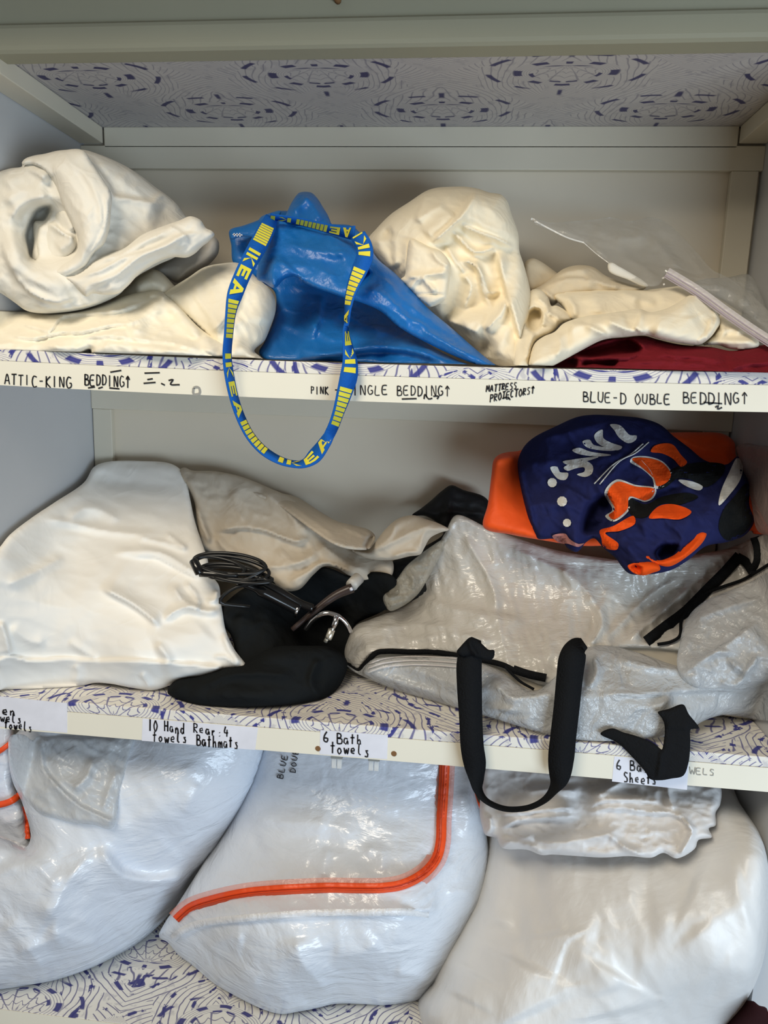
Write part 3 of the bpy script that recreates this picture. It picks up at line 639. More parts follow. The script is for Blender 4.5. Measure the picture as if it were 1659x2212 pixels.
# handle webbing
hd = [(372,222,-.215,14),(340,290,-.25,19,.6),(300,370,-.285,20,.5),(255,450,-.315,19,.5),(210,540,-.335,18,.6),(172,640,-.350,17,.7),(150,740,-.360,11,1),(138,860,-.366,9,1),(130,980,-.3665,9,1),(145,1100,-.3665,9.5,1),(172,1220,-.3665,9,1),(212,1330,-.3665,9,1),(262,1420,-.3665,9,1),(330,1492,-.3665,9,1),(410,1540,-.3665,8,1),(490,1562,-.3665,7,1),(548,1558,-.3665,9,1),(600,1520,-.3665,15,.9),(650,1455,-.3665,13,.9),(700,1375,-.3665,11,-.8),(735,1280,-.3665,12,-.9),(762,1190,-.3665,16,-.7),(788,1090,-.366,19,-.6),(795,1010,-.362,16,-.6),(785,930,-.356,11,-.9),(775,850,-.350,6,-1),(776,760,-.346,5.5,1),(788,670,-.342,9,1),(812,590,-.336,13,.8),(845,510,-.330,17,.6),(872,440,-.322,18,.5),(868,380,-.312,18,.5),(835,320,-.300,17,.6)]
ho = [(815,310,-.285,16,.5),(770,305,-.262,13,.8),(690,290,-.245,10,1),(600,268,-.235,8,1),(500,245,-.228,7,1),(420,232,-.224,6,1),(360,225,-.222,7,1)]
def nod(zf, k, a): return [zf([(n[0], n[1])])[0]+tuple(n[2:]) for n in a]
m = MB(); L, R_, nn = strap(m, nod(zB_, 0, hd), .030); hw = m.build('handle', M_web, t, label='blue webbing handle with yellow woven lettering')
def letters(seq, s0, hatch=(.05)):
    out = []; s = s0
    def q(a, b, c, d): out.append(tuple((s+u[0], u[1]) for u in (a, b, c, d)))
    for ch in seq:
        if ch == '#':
            for k in range(8): q((k*.0068, .10), (k*.0068+.0054, .10), (k*.0068+.0054, .88), (k*.0068, .88))
            s += .062
        elif ch == 'I': q((0, .15), (.007, .15), (.007, .85), (0, .85)); s += .012
        elif ch == 'K':
            q((0, .15), (.006, .15), (.006, .85), (0, .85)); q((.006, .45), (.009, .55), (.021, .85), (.014, .85)); q((.006, .55), (.009, .45), (.021, .15), (.014, .15)); s += .026
        elif ch == 'E':
            q((0, .15), (.006, .15), (.006, .85), (0, .85)); q((.006, .15), (.020, .15), (.020, .32), (.006, .32)); q((.006, .42), (.017, .42), (.017, .58), (.006, .58)); q((.006, .68), (.020, .68), (.020, .85), (.006, .85)); s += .025
        elif ch == 'A':
            q((0, .12), (.007, .12), (.015, .88), (.010, .88)); q((.018, .12), (.025, .12), (.016, .88), (.010, .88)); q((.006, .28), (.019, .28), (.018, .42), (.007, .42)); s += .031
        elif ch == ' ': s += .012
    return out
m = MB(); strap_marks(m, L, R_, nn, letters('# IKEA# IKEA# IKEA # IKEA# IKEA# IKEA', .032)); add_print(hw, m.V, m.F, M_yel)
m = MB(); L, R_, nn = strap(m, nod(zB_, 0, ho), .026); hw2 = m.build('handle', M_web, t, label='blue webbing with yellow lettering along the bag top')
m = MB(); strap_marks(m, L, R_, nn, letters('AE#KIAE', .01)); add_print(hw2, m.V, m.F, M_yel)
m = MB(); c = np.array(zB_([(165,318)])[0])
for dx in (0, 6, 12): ribbon_px(m, [(c[0]+dx, c[1]-3), (c[0]+dx+1, c[1]+4+dx*.1)], 2.4, -.192)
ribbon_px(m, [(c[0]-3, c[1]), (c[0]+18, c[1]+1)], 2.2, -.192); add_print(btop, m.V, m.F, M_label)
# --- tall cream bundle
t = thing('duvet_cover', 'tall cream cotton cover bundled upright beside the blue bag', 'bedding', P(1000, 795, -.22))
m = MB()
patch(m, zC_([(130,520),(200,430),(320,310),(470,210),(600,125),(680,98),(800,88),(930,88),(1030,105),(1120,135),(1215,152),(1262,200),(1300,310),(1355,470),(1365,610),(1400,720),(1445,890),(1462,1000),(1445,1120),(1405,1250),(1390,1340),(1425,1440),(1445,1575),(1380,1578),(1280,1570),(1180,1540),(1080,1490),(960,1400),(820,1290),(640,1140),(480,1000),(380,880),(280,760),(200,670),(150,600)]),
  [(830,560,-.15),(960,420,-.14),(1090,430,-.14),(1140,640,-.19),(1130,780,-.29),(1000,760,-.19),(950,690,-.18),(900,640,-.17),(960,600,-.21),(1040,600,-.22)], T=.06, R=45, back=1, step=4, zmin=S1+.001,
  feats=FT(zC_, ('p',[(700,560),(800,440),(900,400),(1100,490),(1270,545),(1330,620),(1270,960),(1160,1060),(1000,1120),(800,1120),(810,740),(740,620)],22,-.040),
   ('f',[(640,560),(800,420),(900,320),(1030,110)],30,.030,5),('r',[(590,490),(700,400),(830,280)],20,.014),('k',[(1030,115),(1150,300),(1300,420)],34,.008),
   ('f',[(1420,1440),(1350,1200),(1290,1000),(1240,820),(1190,570)],36,.034,8),('f',[(870,390),(1040,460),(1200,520),(1330,590)],22,.018,4),
   ('k',[(800,430),(900,530),(1000,620),(1100,610),(1190,565)],14,.022),('k',[(850,700),(950,700),(1040,765),(1090,900),(1110,950),(1245,940)],12,.020),('k',[(1000,640),(1040,770),(1060,900),(1100,1000),(1160,1090)],14,.016),('k',[(880,790),(970,880),(910,1100)],16,.018),('k',[(760,560),(850,700),(930,800)],14,.016),
   ('k',[(1080,1270),(1200,1130),(1260,1000)],18,.024),('k',[(1200,1180),(1240,1100),(1250,1000)],8,.012),('f',[(1060,1290),(860,1200),(760,1160)],40,.018,6),('r',[(900,1310),(1080,1260),(1300,1350)],40,.014),
   ('p',[(300,660),(250,560),(250,470),(300,430),(330,560),(330,700)],10,-.02),('r',[(290,480),(300,620),(360,760)],16,.012),('k',[(600,130),(560,280),(520,390)],22,.008),('k',[(520,380),(640,290),(760,230)],22,.010),('k',[(450,520),(440,680),(440,800)],14,.008),
   ('b',[(1080,1400)],22,-.025),('k',[(1390,1340),(1370,1450),(1400,1570)],10,.012)), noise=[(.003,40,55,2.2,'c',60),(.0022,17,30,2,'c',61)])
patch(m, zC_([(480,510),(560,540),(640,580),(720,610),(790,690),(806,740),(795,860),(785,950),(770,1000),(640,1068),(600,1050),(480,940),(400,840),(430,815),(440,700)]), [(900,560,-.24),(960,600,-.26),(900,640,-.25)], T=.020, R=16, back=.4, step=4, zmin=S1,
  feats=FT(zC_, ('k',[(430,825),(560,815),(700,795),(795,780)],14,.012),('k',[(560,820),(640,900),(690,950)],12,.010),('k',[(510,960),(640,965),(780,970)],4,-.005),('k',[(560,830),(500,880),(470,930)],10,.008),('k',[(640,590),(720,700),(800,745)],12,.008)), noise=[(.002,20,30,2,'r',62)])
m.build('cloth_folds', M_cream, t)
# --- bedding inside the clear bag at the right
t = thing('folded_sheet', 'smooth cream sheet folded inside the clear bag above the burgundy fabric', 'bedding', P(1330, 790, -.25))
m = MB()
patch(m, zD_([(280,765),(350,738),(500,726),(700,726),(850,732),(1000,716),(1120,706),(1195,724),(1230,800),(1100,900),(900,930),(600,940),(400,930),(350,850)]), [(1250,640,-.17),(1450,630,-.17),(1300,690,-.22)], T=.03, R=24, back=.8, step=5, zmin=S1+.01, feats=FT(zD_, ('k',[(370,770),(420,850),(420,910)],12,.010),('r',[(520,740),(560,820),(560,890)],20,.010),('p',[(830,780),(940,770),(965,810),(930,860),(840,870)],10,-.012),('k',[(700,740),(830,790),(960,830)],16,.010)), noise=[(.003,26,0,2,'r',70)])
patch(m, zD_([(125,1215),(160,1080),(220,1030),(290,1000),(350,945),(480,902),(600,885),(720,868),(835,852),(900,872),(1000,852),(1100,800),(1160,755),(1195,728),(1240,770),(1290,830),(1335,885),(1352,940),(1320,1000),(1280,1045),(1220,1082),(1100,1072),(980,1050),(870,1022),(740,1032),(600,1052),(480,1110),(370,1170),(250,1228),(140,1228)]),
  [(1170,770,-.32),(1300,700,-.27),(1500,640,-.21),(1540,700,-.25),(1400,720,-.29),(1250,760,-.31)], T=.035, R=26, back=.8, step=4, zmin=S1+.002,
  feats=FT(zD_, ('f',[(360,960),(480,960),(600,1010),(640,1040)],26,.020,6),('f',[(800,990),(840,920),(850,860)],26,.016,5),('k',[(600,910),(700,960),(800,995),(900,990)],18,.012),('f',[(860,885),(1000,885),(1100,840),(1180,760)],26,.018,6),('r',[(480,930),(640,930),(760,900)],20,.012),('f',[(1240,1070),(1310,980),(1330,900),(1290,850)],16,.012,4),('f',[(1200,1075),(1280,990),(1300,900)],10,.008,3),('r',[(900,960),(1080,980),(1220,900)],30,.014),('k',[(310,1000),(330,1090),(300,1170)],20,.008)), noise=[(.003,36,-20,2.4,'r',71)])
patch(m, zD_([(1180,1088),(1260,1060),(1330,980),(1352,890),(1400,900),(1480,950),(1600,1060),(1600,1090),(1500,1115),(1400,1105),(1340,1085)]), [(1500,740,-.26),(1560,690,-.22),(1640,740,-.28)], T=.02, R=20, back=.7, step=5, zmin=S1+.002, feats=FT(zD_, ('k',[(1240,1070),(1400,1060),(1580,1070)],12,.012),('k',[(1300,1020),(1400,990),(1500,1010)],10,.010),('k',[(1340,930),(1380,1000),(1340,1050)],8,.008)), noise=[(.003,14,20,2,'r',72)])
m.build('cloth_folds', M_cream, t)
t = thing('beige_cloth', 'crumpled beige cloth behind the folded cream sheet in the clear bag', 'bedding', P(1240, 640, -.12))
m = MB()
patch(m, zD_([(100,560),(150,528),(290,610),(320,640),(260,700),(190,730),(130,740)]), [(1150,570,-.11),(1190,590,-.11),(1160,620,-.12)], T=.012, R=16, back=.6, step=5, noise=[(.003,20,20,2,'r',73)])
patch(m, zD_([(140,745),(215,695),(300,630),(350,595),(440,572),(540,585),(620,640),(760,690),(880,712),(840,740),(700,760),(480,770),(330,800),(280,830),(200,800)]), [(1160,620,-.13),(1270,580,-.12),(1390,620,-.14),(1250,640,-.15)], T=.03, R=26, back=.8, step=4.5,
  feats=FT(zD_, ('f',[(180,720),(300,680),(440,660),(580,700)],18,.014,4),('k',[(260,660),(400,610),(520,610)],12,.012),('f',[(150,745),(220,735),(280,790),(350,830)],10,.010,4),('k',[(480,640),(600,690),(720,720)],10,.010)), noise=[(.004,20,15,2.4,'r',74)])
m.build('cloth_folds', M_beige, t)
m = MB(); patch(m, zD_([(635,562),(660,556),(700,578),(800,635),(872,682),(890,708),(850,706),(760,665),(640,612)]), [(1315,580,-.165),(1400,610,-.175),(1320,600,-.168)], T=.003, R=6, thin=.004, step=4); m.build('care_label', M_sheet, t, label='white card tag')
t = thing('cloth_tube', 'small cream cloth tube with an open end beside the tall cream bundle', 'bedding', P(1150, 770, -.3))
m = MB(); patch(m, zD_([(120,760),(150,728),(205,732),(250,780),(272,835),(300,830),(380,880),(400,920),(330,950),(280,1000),(170,1060),(130,1190),(110,1240),(40,1240),(40,1000),(90,900)]), [(1140,640,-.19),(1220,680,-.22),(1130,780,-.32)], T=.025, R=18, back=.6, step=3.5, zmin=S1+.001,
  feats=FT(zD_, ('p',[(120,880),(160,850),(195,860),(212,910),(200,960),(165,1000),(115,970),(105,930)],5,-.045),('f',[(215,970),(225,890),(260,850)],10,.014,3),('k',[(170,780),(240,830),(250,880)],10,.010),('k',[(240,880),(300,900),(330,940)],10,.010),('k',[(160,1000),(130,1090),(110,1180)],10,.012)), noise=[(.002,12,70,2,'r',75)]); m.build('cloth_folds', M_cream, t)
# --- the clear zip bag
M_clear = film('clear_zip_film', sr(205, 203, 196), .80, .12, .5, 16); M_clear2 = film('cloudy_zip_film', sr(190, 190, 185), .55, .2, .5, 18)
M_zip = film('clear_zip_strip', sr(215, 208, 205), .25, .25, .2, 60, (1, 1, 1)); M_zl = plain('violet_zip_line', sr(150, 138, 150), .4)
t = thing('zip_storage_bag', 'clear plastic zip bag with its film sticking up at the right of the upper shelf', 'bag', P(1450, 790, -.2))
m = MB()
r0 = patch(m, zD_([(140,275),(180,278),(280,300),(400,290),(520,282),(650,266),(780,290),(900,266),(1000,295),(1120,400),(1230,520),(1300,600),(1400,650),(1500,720),(1659,860),(1700,900),(1700,1090),(1640,1060),(1400,890),(1200,740),(1010,625),(960,700),(880,705),(760,650),(640,560),(560,500),(480,430),(380,400),(270,350),(150,300)]), [(1150,475,-.10),(1400,470,-.05),(1330,600,-.17),(1500,660,-.24),(1659,740,-.30),(1600,640,-.16)], T=.004, R=10, thin=.0012, step=6, feats=FT(zD_, ('k',[(280,310),(500,430),(640,540)],12,.008),('k',[(520,320),(700,400),(900,380)],30,.012),('k',[(900,370),(960,450),(1100,600)],20,.010)), noise=[(.008,60,30,2,'r',76)])
flm = m.build('film', M_clear, t, label='clear film')
m = MB(); patch(m, zD_([(1180,690),(1260,660),(1400,650),(1540,632),(1590,700),(1640,830),(1660,900),(1720,960),(1720,1060),(1600,960),(1400,820)]), [(1500,610,-.12),(1640,620,-.10),(1640,720,-.20)], T=.02, R=20, back=.5, step=5, feats=FT(zD_, ('r',[(1440,820),(1540,830),(1620,880)],16,.014),('k',[(1280,690),(1420,740),(1560,830)],20,.012)), noise=[(.005,26,30,2,'r',77)]); m.build('bag_end', M_clear2, t, label='cloudy bunched end of the film')
m = MB(); ln = zD_([(1010,620),(1200,735),(1400,880),(1560,990),(1700,1080)])
yf = lambda p: tps([(1440,590,-.20),(1530,660,-.25),(1659,745,-.315)], p)
ribbon_px(m, ln, 24, yf, .0015); zs = m.build('zip', M_zip, t, label='cloudy zip strip')
m = MB()
for off, w_ in ((-8, 3.2), (-1, 2.6), (6, 4.5), (11, 2)):
    ribbon_px(m, [(p[0]-off*.55, p[1]+off*.83) for p in ln], w_, lambda p: yf(p)-.0022, .0006)
m.build('zip_line', M_zl, t, False)
m = MB(); M_gl = plain('bright_film_edge', sr(225, 222, 215), .25)  # highlights on the film edge and creases, painted as pale strips
for pts, w_ in (([(150,280),(270,345),(380,398),(480,428)], 3.2), ([(1000,605),(1060,650),(1180,700)], 3), ([(140,275),(170,290),(165,300)], 5), ([(480,430),(560,500),(640,560)], 1.6), ([(985,650),(988,660)], 5), ([(990,690),(994,700)], 4)):
    ribbon_px(m, zD_(pts), w_, lambda p: depth_at(r0, p)-.0012, .0005)
add_print(flm, m.V, m.F, M_gl)
# --- burgundy fabric
M_burg = fabric('burgundy_corduroy', sr(112, 30, 38), .9, .4, 70, 0, .12)
t = thing('burgundy_fabric', 'folded burgundy ribbed fabric under the clear bag at the shelf edge', 'fabric', P(1420, 800, -.28))
m = MB(); patch(m, zD_([(150,1248),(230,1222),(310,1185),(390,1145),(490,1100),(600,1052),(740,1036),(870,1026),(950,1048),(1090,1080),(1300,1098),(1430,1122),(1560,1096),(1680,1078),(1720,1080),(1720,1290),(1500,1282),(1000,1268),(600,1256),(300,1250)]), [(1200,790,-.31),(1400,735,-.27),(1659,750,-.27),(1400,800,-.33),(1640,800,-.33)], T=.022, R=14, back=.8, step=3.5, zmin=S1+.001,
  feats=FT(zD_, ('p',[(430,1140),(520,1110),(640,1075),(760,1050),(830,1090),(845,1110),(810,1140),(640,1155),(520,1165)],6,-.040),('f',[(850,1090),(800,1150),(640,1165),(480,1175),(400,1160)],12,.016,4),('p',[(480,1180),(600,1180),(690,1190),(680,1215),(560,1215),(470,1210)],4,-.025),('p',[(260,1230),(380,1175),(430,1180),(430,1240),(300,1248)],5,-.03),('k',[(700,1060),(800,1060),(880,1110)],12,.012),('f',[(1720,1190),(1500,1215),(1400,1245)],16,.012,4),('k',[(900,1150),(1150,1160),(1400,1190)],14,.010),('k',[(750,1200),(1000,1190),(1300,1220)],8,.008)), noise=[(.003,8,3,7,'r',80),(.003,26,5,2.5,'r',81)]); m.build('cloth_folds', M_burg, t)
# ================================================================== middle shelf
zE_ = lambda p: zz(980, 860, 2.443, p)
zF_ = lambda p: zz(0, 940, 2.9625, p)
zG_ = lambda p: zz(350, 980, 2.633, p)
zH_ = lambda p: zz(720, 1080, 2.860, p)
zI_ = lambda p: zz(1150, 1140, 3.259, p)
idt = lambda p: list(p)
def up(S, *pts):
    """control points given as (px,py, height above the shelf S)"""
    return [(a, b, YZ(a, b, S+dz)) for a, b, dz in pts]
M_pillow = fabric('white_pillow_cotton', sr(236, 233, 226), scale=30, wr=.25)
t = thing('pillow', 'plump white pillow lying in the left corner of the middle shelf', 'pillow', P(200, 1480, -.2))
m = MB()
rp = patch(m, zF_([(-70,790),(0,715),(60,640),(200,530),(350,430),(540,300),(600,205),(680,172),(900,165),(1100,185),(1180,250),(1215,400),(1250,560),(1290,680),(1330,800),(1340,880),(1400,960),(1412,1060),(1425,1140),(1445,1250),(1500,1370),(1578,1487),(1450,1495),(1330,1540),(1180,1562),(1090,1600),(980,1632),(850,1618),(700,1590),(600,1586),(540,1600),(480,1608),(250,1622),(0,1628),(-70,1630)]),
  up(S2, (0,1488,.0),(190,1478,.0),(330,1490,.0))+[(0,1432,-.338),(300,1432,-.318),(520,1440,-.29),(50,1350,-.325),(150,1300,-.285),(300,1310,-.262),(430,1310,-.24),(100,1200,-.24),(260,1210,-.20),(0,1185,-.325),(60,1132,-.25),(120,1090,-.17),(200,1150,-.15),(200,1003,-.03),(370,1010,-.025),(400,1150,-.12),(460,1240,-.19)], T=.012, R=20, back=1.5, step=5, zmin=S2+.001, ymax=-.012,
  feats=FT(zF_, ('f',[(-40,1455),(60,1420),(200,1447),(420,1436),(600,1450),(800,1448),(1000,1455),(1200,1470),(1420,1490)],26,.012,4,.02),('k',[(700,760),(850,745),(1030,755),(1180,840),(1300,910)],16,.012),('f',[(1310,930),(1180,870),(1050,800),(980,770),(820,775)],14,.010,4),('k',[(250,530),(420,560),(600,600),(800,630),(1060,635)],16,.012),('k',[(1060,630),(1130,680),(1200,730)],10,.010),
   ('k',[(860,650),(1000,680),(1100,700),(1220,740)],12,.010),('k',[(420,560),(540,470),(640,480),(780,560)],22,.010),('f',[(1040,1230),(920,1130),(820,1060),(720,1010),(640,960)],30,.024,7),('k',[(1100,950),(1160,1050),(1300,1110)],22,.016),('k',[(1180,940),(1240,1000),(1280,1090)],10,.010),('k',[(1040,1210),(1100,1140),(1200,1100),(1320,1130),(1420,1120)],16,.018),('k',[(1320,1070),(1370,1060),(1390,990)],10,.012),
   ('f',[(0,1180),(40,1300),(65,1420)],24,.014,6),('k',[(60,1220),(200,1320),(300,1330)],30,.008),('k',[(20,970),(180,900),(330,820),(420,770)],22,.008),('k',[(1000,1330),(1060,1400),(1100,1460)],18,.008),('k',[(1430,1260),(1460,1360),(1540,1470)],10,.008),('k',[(1360,1420),(1440,1420),(1530,1480)],8,.006),('k',[(430,1310),(560,1400),(640,1440)],16,.006),('k',[(900,1520),(940,1570),(960,1620)],12,.008),('k',[(480,1460),(500,1530),(480,1590)],20,.007),('r',[(980,1400),(1180,1320),(1330,1200)],50,.012)),
  noise=[(.010,110,10,1.8,'f',90),(.0022,40,15,2.4,'c',92)])
m.build('pillow_case', M_pillow, t)
# --- greyish bag of cloth
M_calico = fabric('unbleached_calico', sr(196, 185, 168), scale=40, wr=.3)
t = thing('calico_cloth', 'crumpled beige grey calico cloth piled behind the pillow and the black cable', 'fabric', P(620, 1230, -.1))
m = MB()
patch(m, zG_([(98,95),(125,78),(170,95),(300,100),(450,130),(600,190),(750,260),(900,380),(1000,480),(1090,545),(1200,570),(1310,610),(1302,700),(1180,722),(1120,715),(1060,690),(990,650),(920,642),(860,690),(780,772),(700,778),(620,722),(540,650),(400,600),(300,570),(215,520),(200,420),(185,280),(145,190),(105,140)]),
  [(390,1015,-.03),(500,1020,-.03),(640,1060,-.035),(480,1180,-.10),(620,1275,-.16),(700,1220,-.12),(840,1245,-.12),(760,1180,-.08)], T=.015, R=20, back=.8, step=4.5, ymax=-.008,
  feats=FT(zG_, ('f',[(860,460),(780,500),(700,480),(560,430),(420,420),(290,450)],24,.022,4),('k',[(190,290),(230,400),(280,520)],12,.014),('k',[(300,460),(380,560),(520,600)],16,.010),('f',[(700,740),(820,680),(910,625),(1000,640),(1120,690)],18,.016,4),('k',[(560,200),(700,320),(800,420),(860,460)],22,.016),('k',[(640,540),(760,620),(900,560)],24,.012),('k',[(880,500),(1000,590),(1060,640),(1180,660)],22,.014),('k',[(560,640),(700,640),(840,600)],16,.010),('k',[(400,200),(420,300),(460,400)],24,.008),('r',[(150,100),(180,300),(260,500)],14,.010)), noise=[(.005,40,30,2,'c',100),(.003,18,50,2,'r',101)])
patch(m, zG_([(490,205),(600,215),(760,245),(900,330),(1000,385),(1080,405),(1180,435),(1212,468),(1205,505),(1180,540),(1080,545),(985,520),(880,455),(760,365),(640,280),(540,240)]), [(540,1060,-.05),(680,1110,-.07),(800,1165,-.12)], T=.022, R=20, back=.6, step=4, feats=FT(zG_, ('p',[(1150,520),(1165,485),(1200,465),(1208,490),(1190,525),(1165,542)],4,-.03),('k',[(700,270),(860,380),(1000,480)],10,.008),('k',[(1030,420),(1100,440),(1150,480)],9,.010),('k',[(900,320),(960,360),(990,370)],6,-.01)), noise=[(.002,14,40,2,'r',102)])
patch(m, zG_([(1080,548),(1170,548),(1215,500),(1270,430),(1345,368),(1430,350),(1500,372),(1570,395),(1632,432),(1580,450),(1525,480),(1490,540),(1470,572),(1400,585),(1330,602),(1230,605),(1150,590)]), [(770,1195,-.12),(900,1130,-.10),(960,1145,-.11),(880,1200,-.13)], T=.016, R=18, back=.6, step=4, feats=FT(zG_, ('k',[(1200,560),(1320,500),(1440,440),(1560,400)],18,.012),('k',[(1340,380),(1300,470),(1180,560)],12,.010),('f',[(1600,430),(1500,440),(1460,560)],10,.008,4),('k',[(1300,590),(1400,560),(1470,560)],8,.008)), noise=[(.003,20,-20,2,'r',103)])
m.build('cloth_folds', M_calico, t)
# --- black fabric and bags
M_black = fabric('black_fabric', sr(27, 29, 30), .95, .3, 60, 0, .15, .05); M_bnyl = fabric('black_nylon', sr(24, 25, 26), .6, .3, 40, 0, .15, .25)
t = thing('nylon_bag', 'black nylon bag standing at the back between the calico cloth and the orange bag', 'bag', P(900, 1300, -.06))
m = MB(); patch(m, [(890,1113),(910,1098),(930,1082),(955,1060),(975,1048),(1000,1058),(1052,1078),(1065,1140),(1060,1230),(990,1270),(880,1300),(830,1318),(780,1300),(770,1250),(840,1235),(848,1212),(890,1200),(910,1185),(958,1152),(950,1135),(920,1115)], [(975,1050,-.02),(900,1120,-.03),(850,1230,-.06),(860,1310,-.10),(1050,1200,-.05)], T=.012, R=16, back=.6, step=5, ymax=-.006, feats=[('k',[(905,1112),(980,1105),(1050,1112)],10,.008),('k',[(975,1055),(960,1130),(900,1230)],16,.010)], noise=[(.004,24,30,2,'r',105)])
m.build('bag_body', M_bnyl, t)
t = thing('black_garment', 'soft black garment heaped in front of the calico cloth beside the white pillow', 'garment', P(560, 1520, -.26))
m = MB()
patch(m, [(470,1330),(500,1290),(560,1255),(640,1245),(700,1225),(760,1245),(800,1235),(850,1245),(862,1285),(830,1318),(766,1352),(752,1390),(745,1440),(700,1480),(600,1490),(520,1480),(510,1420),(500,1375)], up(S2, (520,1480,.02),(740,1440,.02),(600,1400,.06),(700,1330,.06))+[(560,1270,-.16),(800,1250,-.12),(700,1230,-.12)], T=.02, R=30, back=.6, step=5, zmin=S2+.002, feats=[('r',[(500,1330),(560,1360),(600,1440)],26,.014),('k',[(640,1270),(690,1300),(740,1290)],20,.014),('k',[(560,1300),(620,1400),(700,1450)],30,.012),('p',[(650,1340),(690,1310),(740,1320),(755,1360),(740,1420),(690,1430),(655,1400)],20,-.03)], noise=[(.005,36,40,1.6,'r',106)])
patch(m, [(362,1497),(368,1480),(385,1466),(420,1460),(470,1443),(530,1428),(580,1400),(660,1395),(720,1400),(750,1430),(735,1480),(705,1506),(640,1521),(560,1527),(500,1527),(430,1522),(390,1512)], up(S2, (380,1505,.004),(500,1525,.0),(640,1520,.0),(740,1470,.01),(520,1440,.05),(700,1410,.06)), T=.03, R=36, back=.4, step=4.5, zmin=S2+.0012, feats=[('k',[(430,1470),(520,1455),(640,1460)],24,.012),('k',[(690,1420),(670,1470),(690,1510)],16,.012),('r',[(400,1490),(500,1500),(620,1500)],20,.006)], noise=[(.005,44,10,2,'r',107)])
m.build('cloth_folds', M_black, t)
# --- corded appliance
M_plas = plain('black_gloss_plastic', sr(18, 18, 19), .18, 0, .6); M_cable = plain('black_cable_rubber', sr(20, 21, 22), .35, 0, .5); M_chrome = plain('chrome', sr(215, 215, 218), .12, 1.0); M_brn = plain('dark_brown_plastic', sr(58, 46, 42), .3)
t = thing('hair_tool', 'glossy black corded hair tool with its cable coiled on the pillow edge', 'appliance', P(620, 1290, -.22))
def pz(zf, pts): return np.array([P(*zf([(p[0], p[1])])[0], p[2]) for p in pts])
m = MB(); a = pz(zG_, [(430,725,-.255),(560,780,-.245),(680,840,-.235),(775,890,-.228)]); sweep(m, cr3(a, 6), np.array([.006]*6+[.0095]*13), 14)
m.build('barrel', M_plas, t)
m = MB(); a = pz(zG_, [(500,705,-.235),(640,770,-.23),(780,850,-.222),(860,880,-.22)]); sweep(m, cr3(a, 6), .0075, 12); m.build('clamp', M_plas, t)
m = MB(); a = pz(zG_, [(755,930,-.235),(772,875,-.237)]); sweep(m, a, .0025, 8); m.build('stand', M_chrome, t)
def coil(cx, cy, rx, ry, ph, y0, tilt, n=26, a0=0, a1=2*math.pi):
    o = []
    for i in range(n+1):
        a = a0+(a1-a0)*i/n; x = rx*math.cos(a+ph); yv = ry*math.sin(a+ph); c_, s_ = math.cos(tilt), math.sin(tilt)
        q = zG_([(cx+x*c_-yv*s_, cy+x*s_+yv*c_)])[0]; o.append(P(q[0], q[1], y0-.02*math.sin(a+ph)))
    return np.array(o)
cb = [coil(385,625,205,58,.3,-.235,.10), coil(400,650,212,62,1.0,-.240,.16), coil(390,675,170,46,2.0,-.245,.12), coil(330,640,150,44,.5,-.243,.22), coil(430,690,190,40,.2,-.248,.14)]
path = np.vstack(cb+[pz(zG_, [(600,720,-.25),(420,760,-.262),(325,790,-.266),(330,845,-.268),(420,880,-.262),(500,872,-.25),(560,860,-.24)])])
m = MB(); sweep(m, cr3(path[::2], 4), .0030, 7); m.build('cable', M_cable, t, label='coiled black cable')
m = MB(); sweep(m, cr3(pz(zG_, [(180,610,-.255),(200,650,-.262),(215,680,-.262)]), 4), .0075, 10); sweep(m, cr3(pz(zG_, [(215,680,-.262),(330,690,-.26),(430,720,-.256)]), 4), .006, 9); m.build('plug', M_plas, t)
t = thing('chrome_hook', 'curved chrome hook with a bright tip lying on the black garment', 'hook', P(700, 1380, -.2))
m = MB(); a = cr3(pz(zG_, [(815,1005,-.225),(850,955,-.23),(900,918,-.235),(950,908,-.235),(1010,930,-.232),(1050,970,-.228),(1072,1015,-.222)]), 6)
sweep(m, a, .0042, 10); m.build('arc', M_chrome, t)
m = MB(); sweep(m, pz(zG_, [(992,925,-.236),(985,960,-.238),(965,1000,-.24)]), .0048, 10); m.build('stem', M_chrome, t)
m = MB(); sweep(m, pz(zG_, [(966,1000,-.240),(950,1040,-.241),(945,1052,-.241)]), .0058, 10); sweep(m, pz(zG_, [(945,1040,-.2415),(928,1070,-.242)]), .0035, 10); m.build('tip', plain('bright_metal_tip', sr(235, 230, 215), .22, .85), t, label='bright metal tip')
t = thing('brush_handle', 'slim dark brown handle with a pale end pointing out from under the calico cloth', 'handle', P(700, 1330, -.2))
m = MB(); sweep(m, cr3(pz(zG_, [(740,1000,-.222),(860,900,-.212),(980,810,-.202),(1085,762,-.196)]), 5), np.linspace(.004, .0085, 16), 12); m.build('grip', M_brn, t)
m = MB(); sweep(m, pz(zG_, [(1078,750,-.197),(1090,735,-.19),(1120,705,-.18)]), .0105, 12); m.build('collar', plain('pale_grey_plastic', sr(190, 186, 178), .4), t)
m = MB(); sweep(m, pz(zG_, [(1072,772,-.207),(1082,767,-.208)]), .003, 8); m.build('button', M_label, t)
# --- small clear pouch
t = thing('clear_pouch', 'small crinkled clear pouch leaning behind the big clear zip bag', 'bag', P(880, 1310, -.12))
M_pouch = film('crinkled_clear_film', sr(200, 195, 180), .62, .12, .9, 30)
m = MB(); patch(m, zH_([(308,600),(340,560),(400,480),(450,410),(520,350),(600,290),(690,240),(680,300),(620,420),(540,560),(500,605),(440,650),(350,685),(320,650)]), [(830,1290,-.145),(960,1165,-.09),(880,1310,-.15)], T=.016, R=22, back=.4, step=4, feats=FT(zH_, ('k',[(310,600),(400,600),(490,590)],8,.010),('k',[(340,660),(420,630),(490,610)],8,.010),('k',[(450,420),(500,500),(480,560)],12,.012)), noise=[(.006,18,0,2,'c',108)]); m.build('film', M_pouch, t)
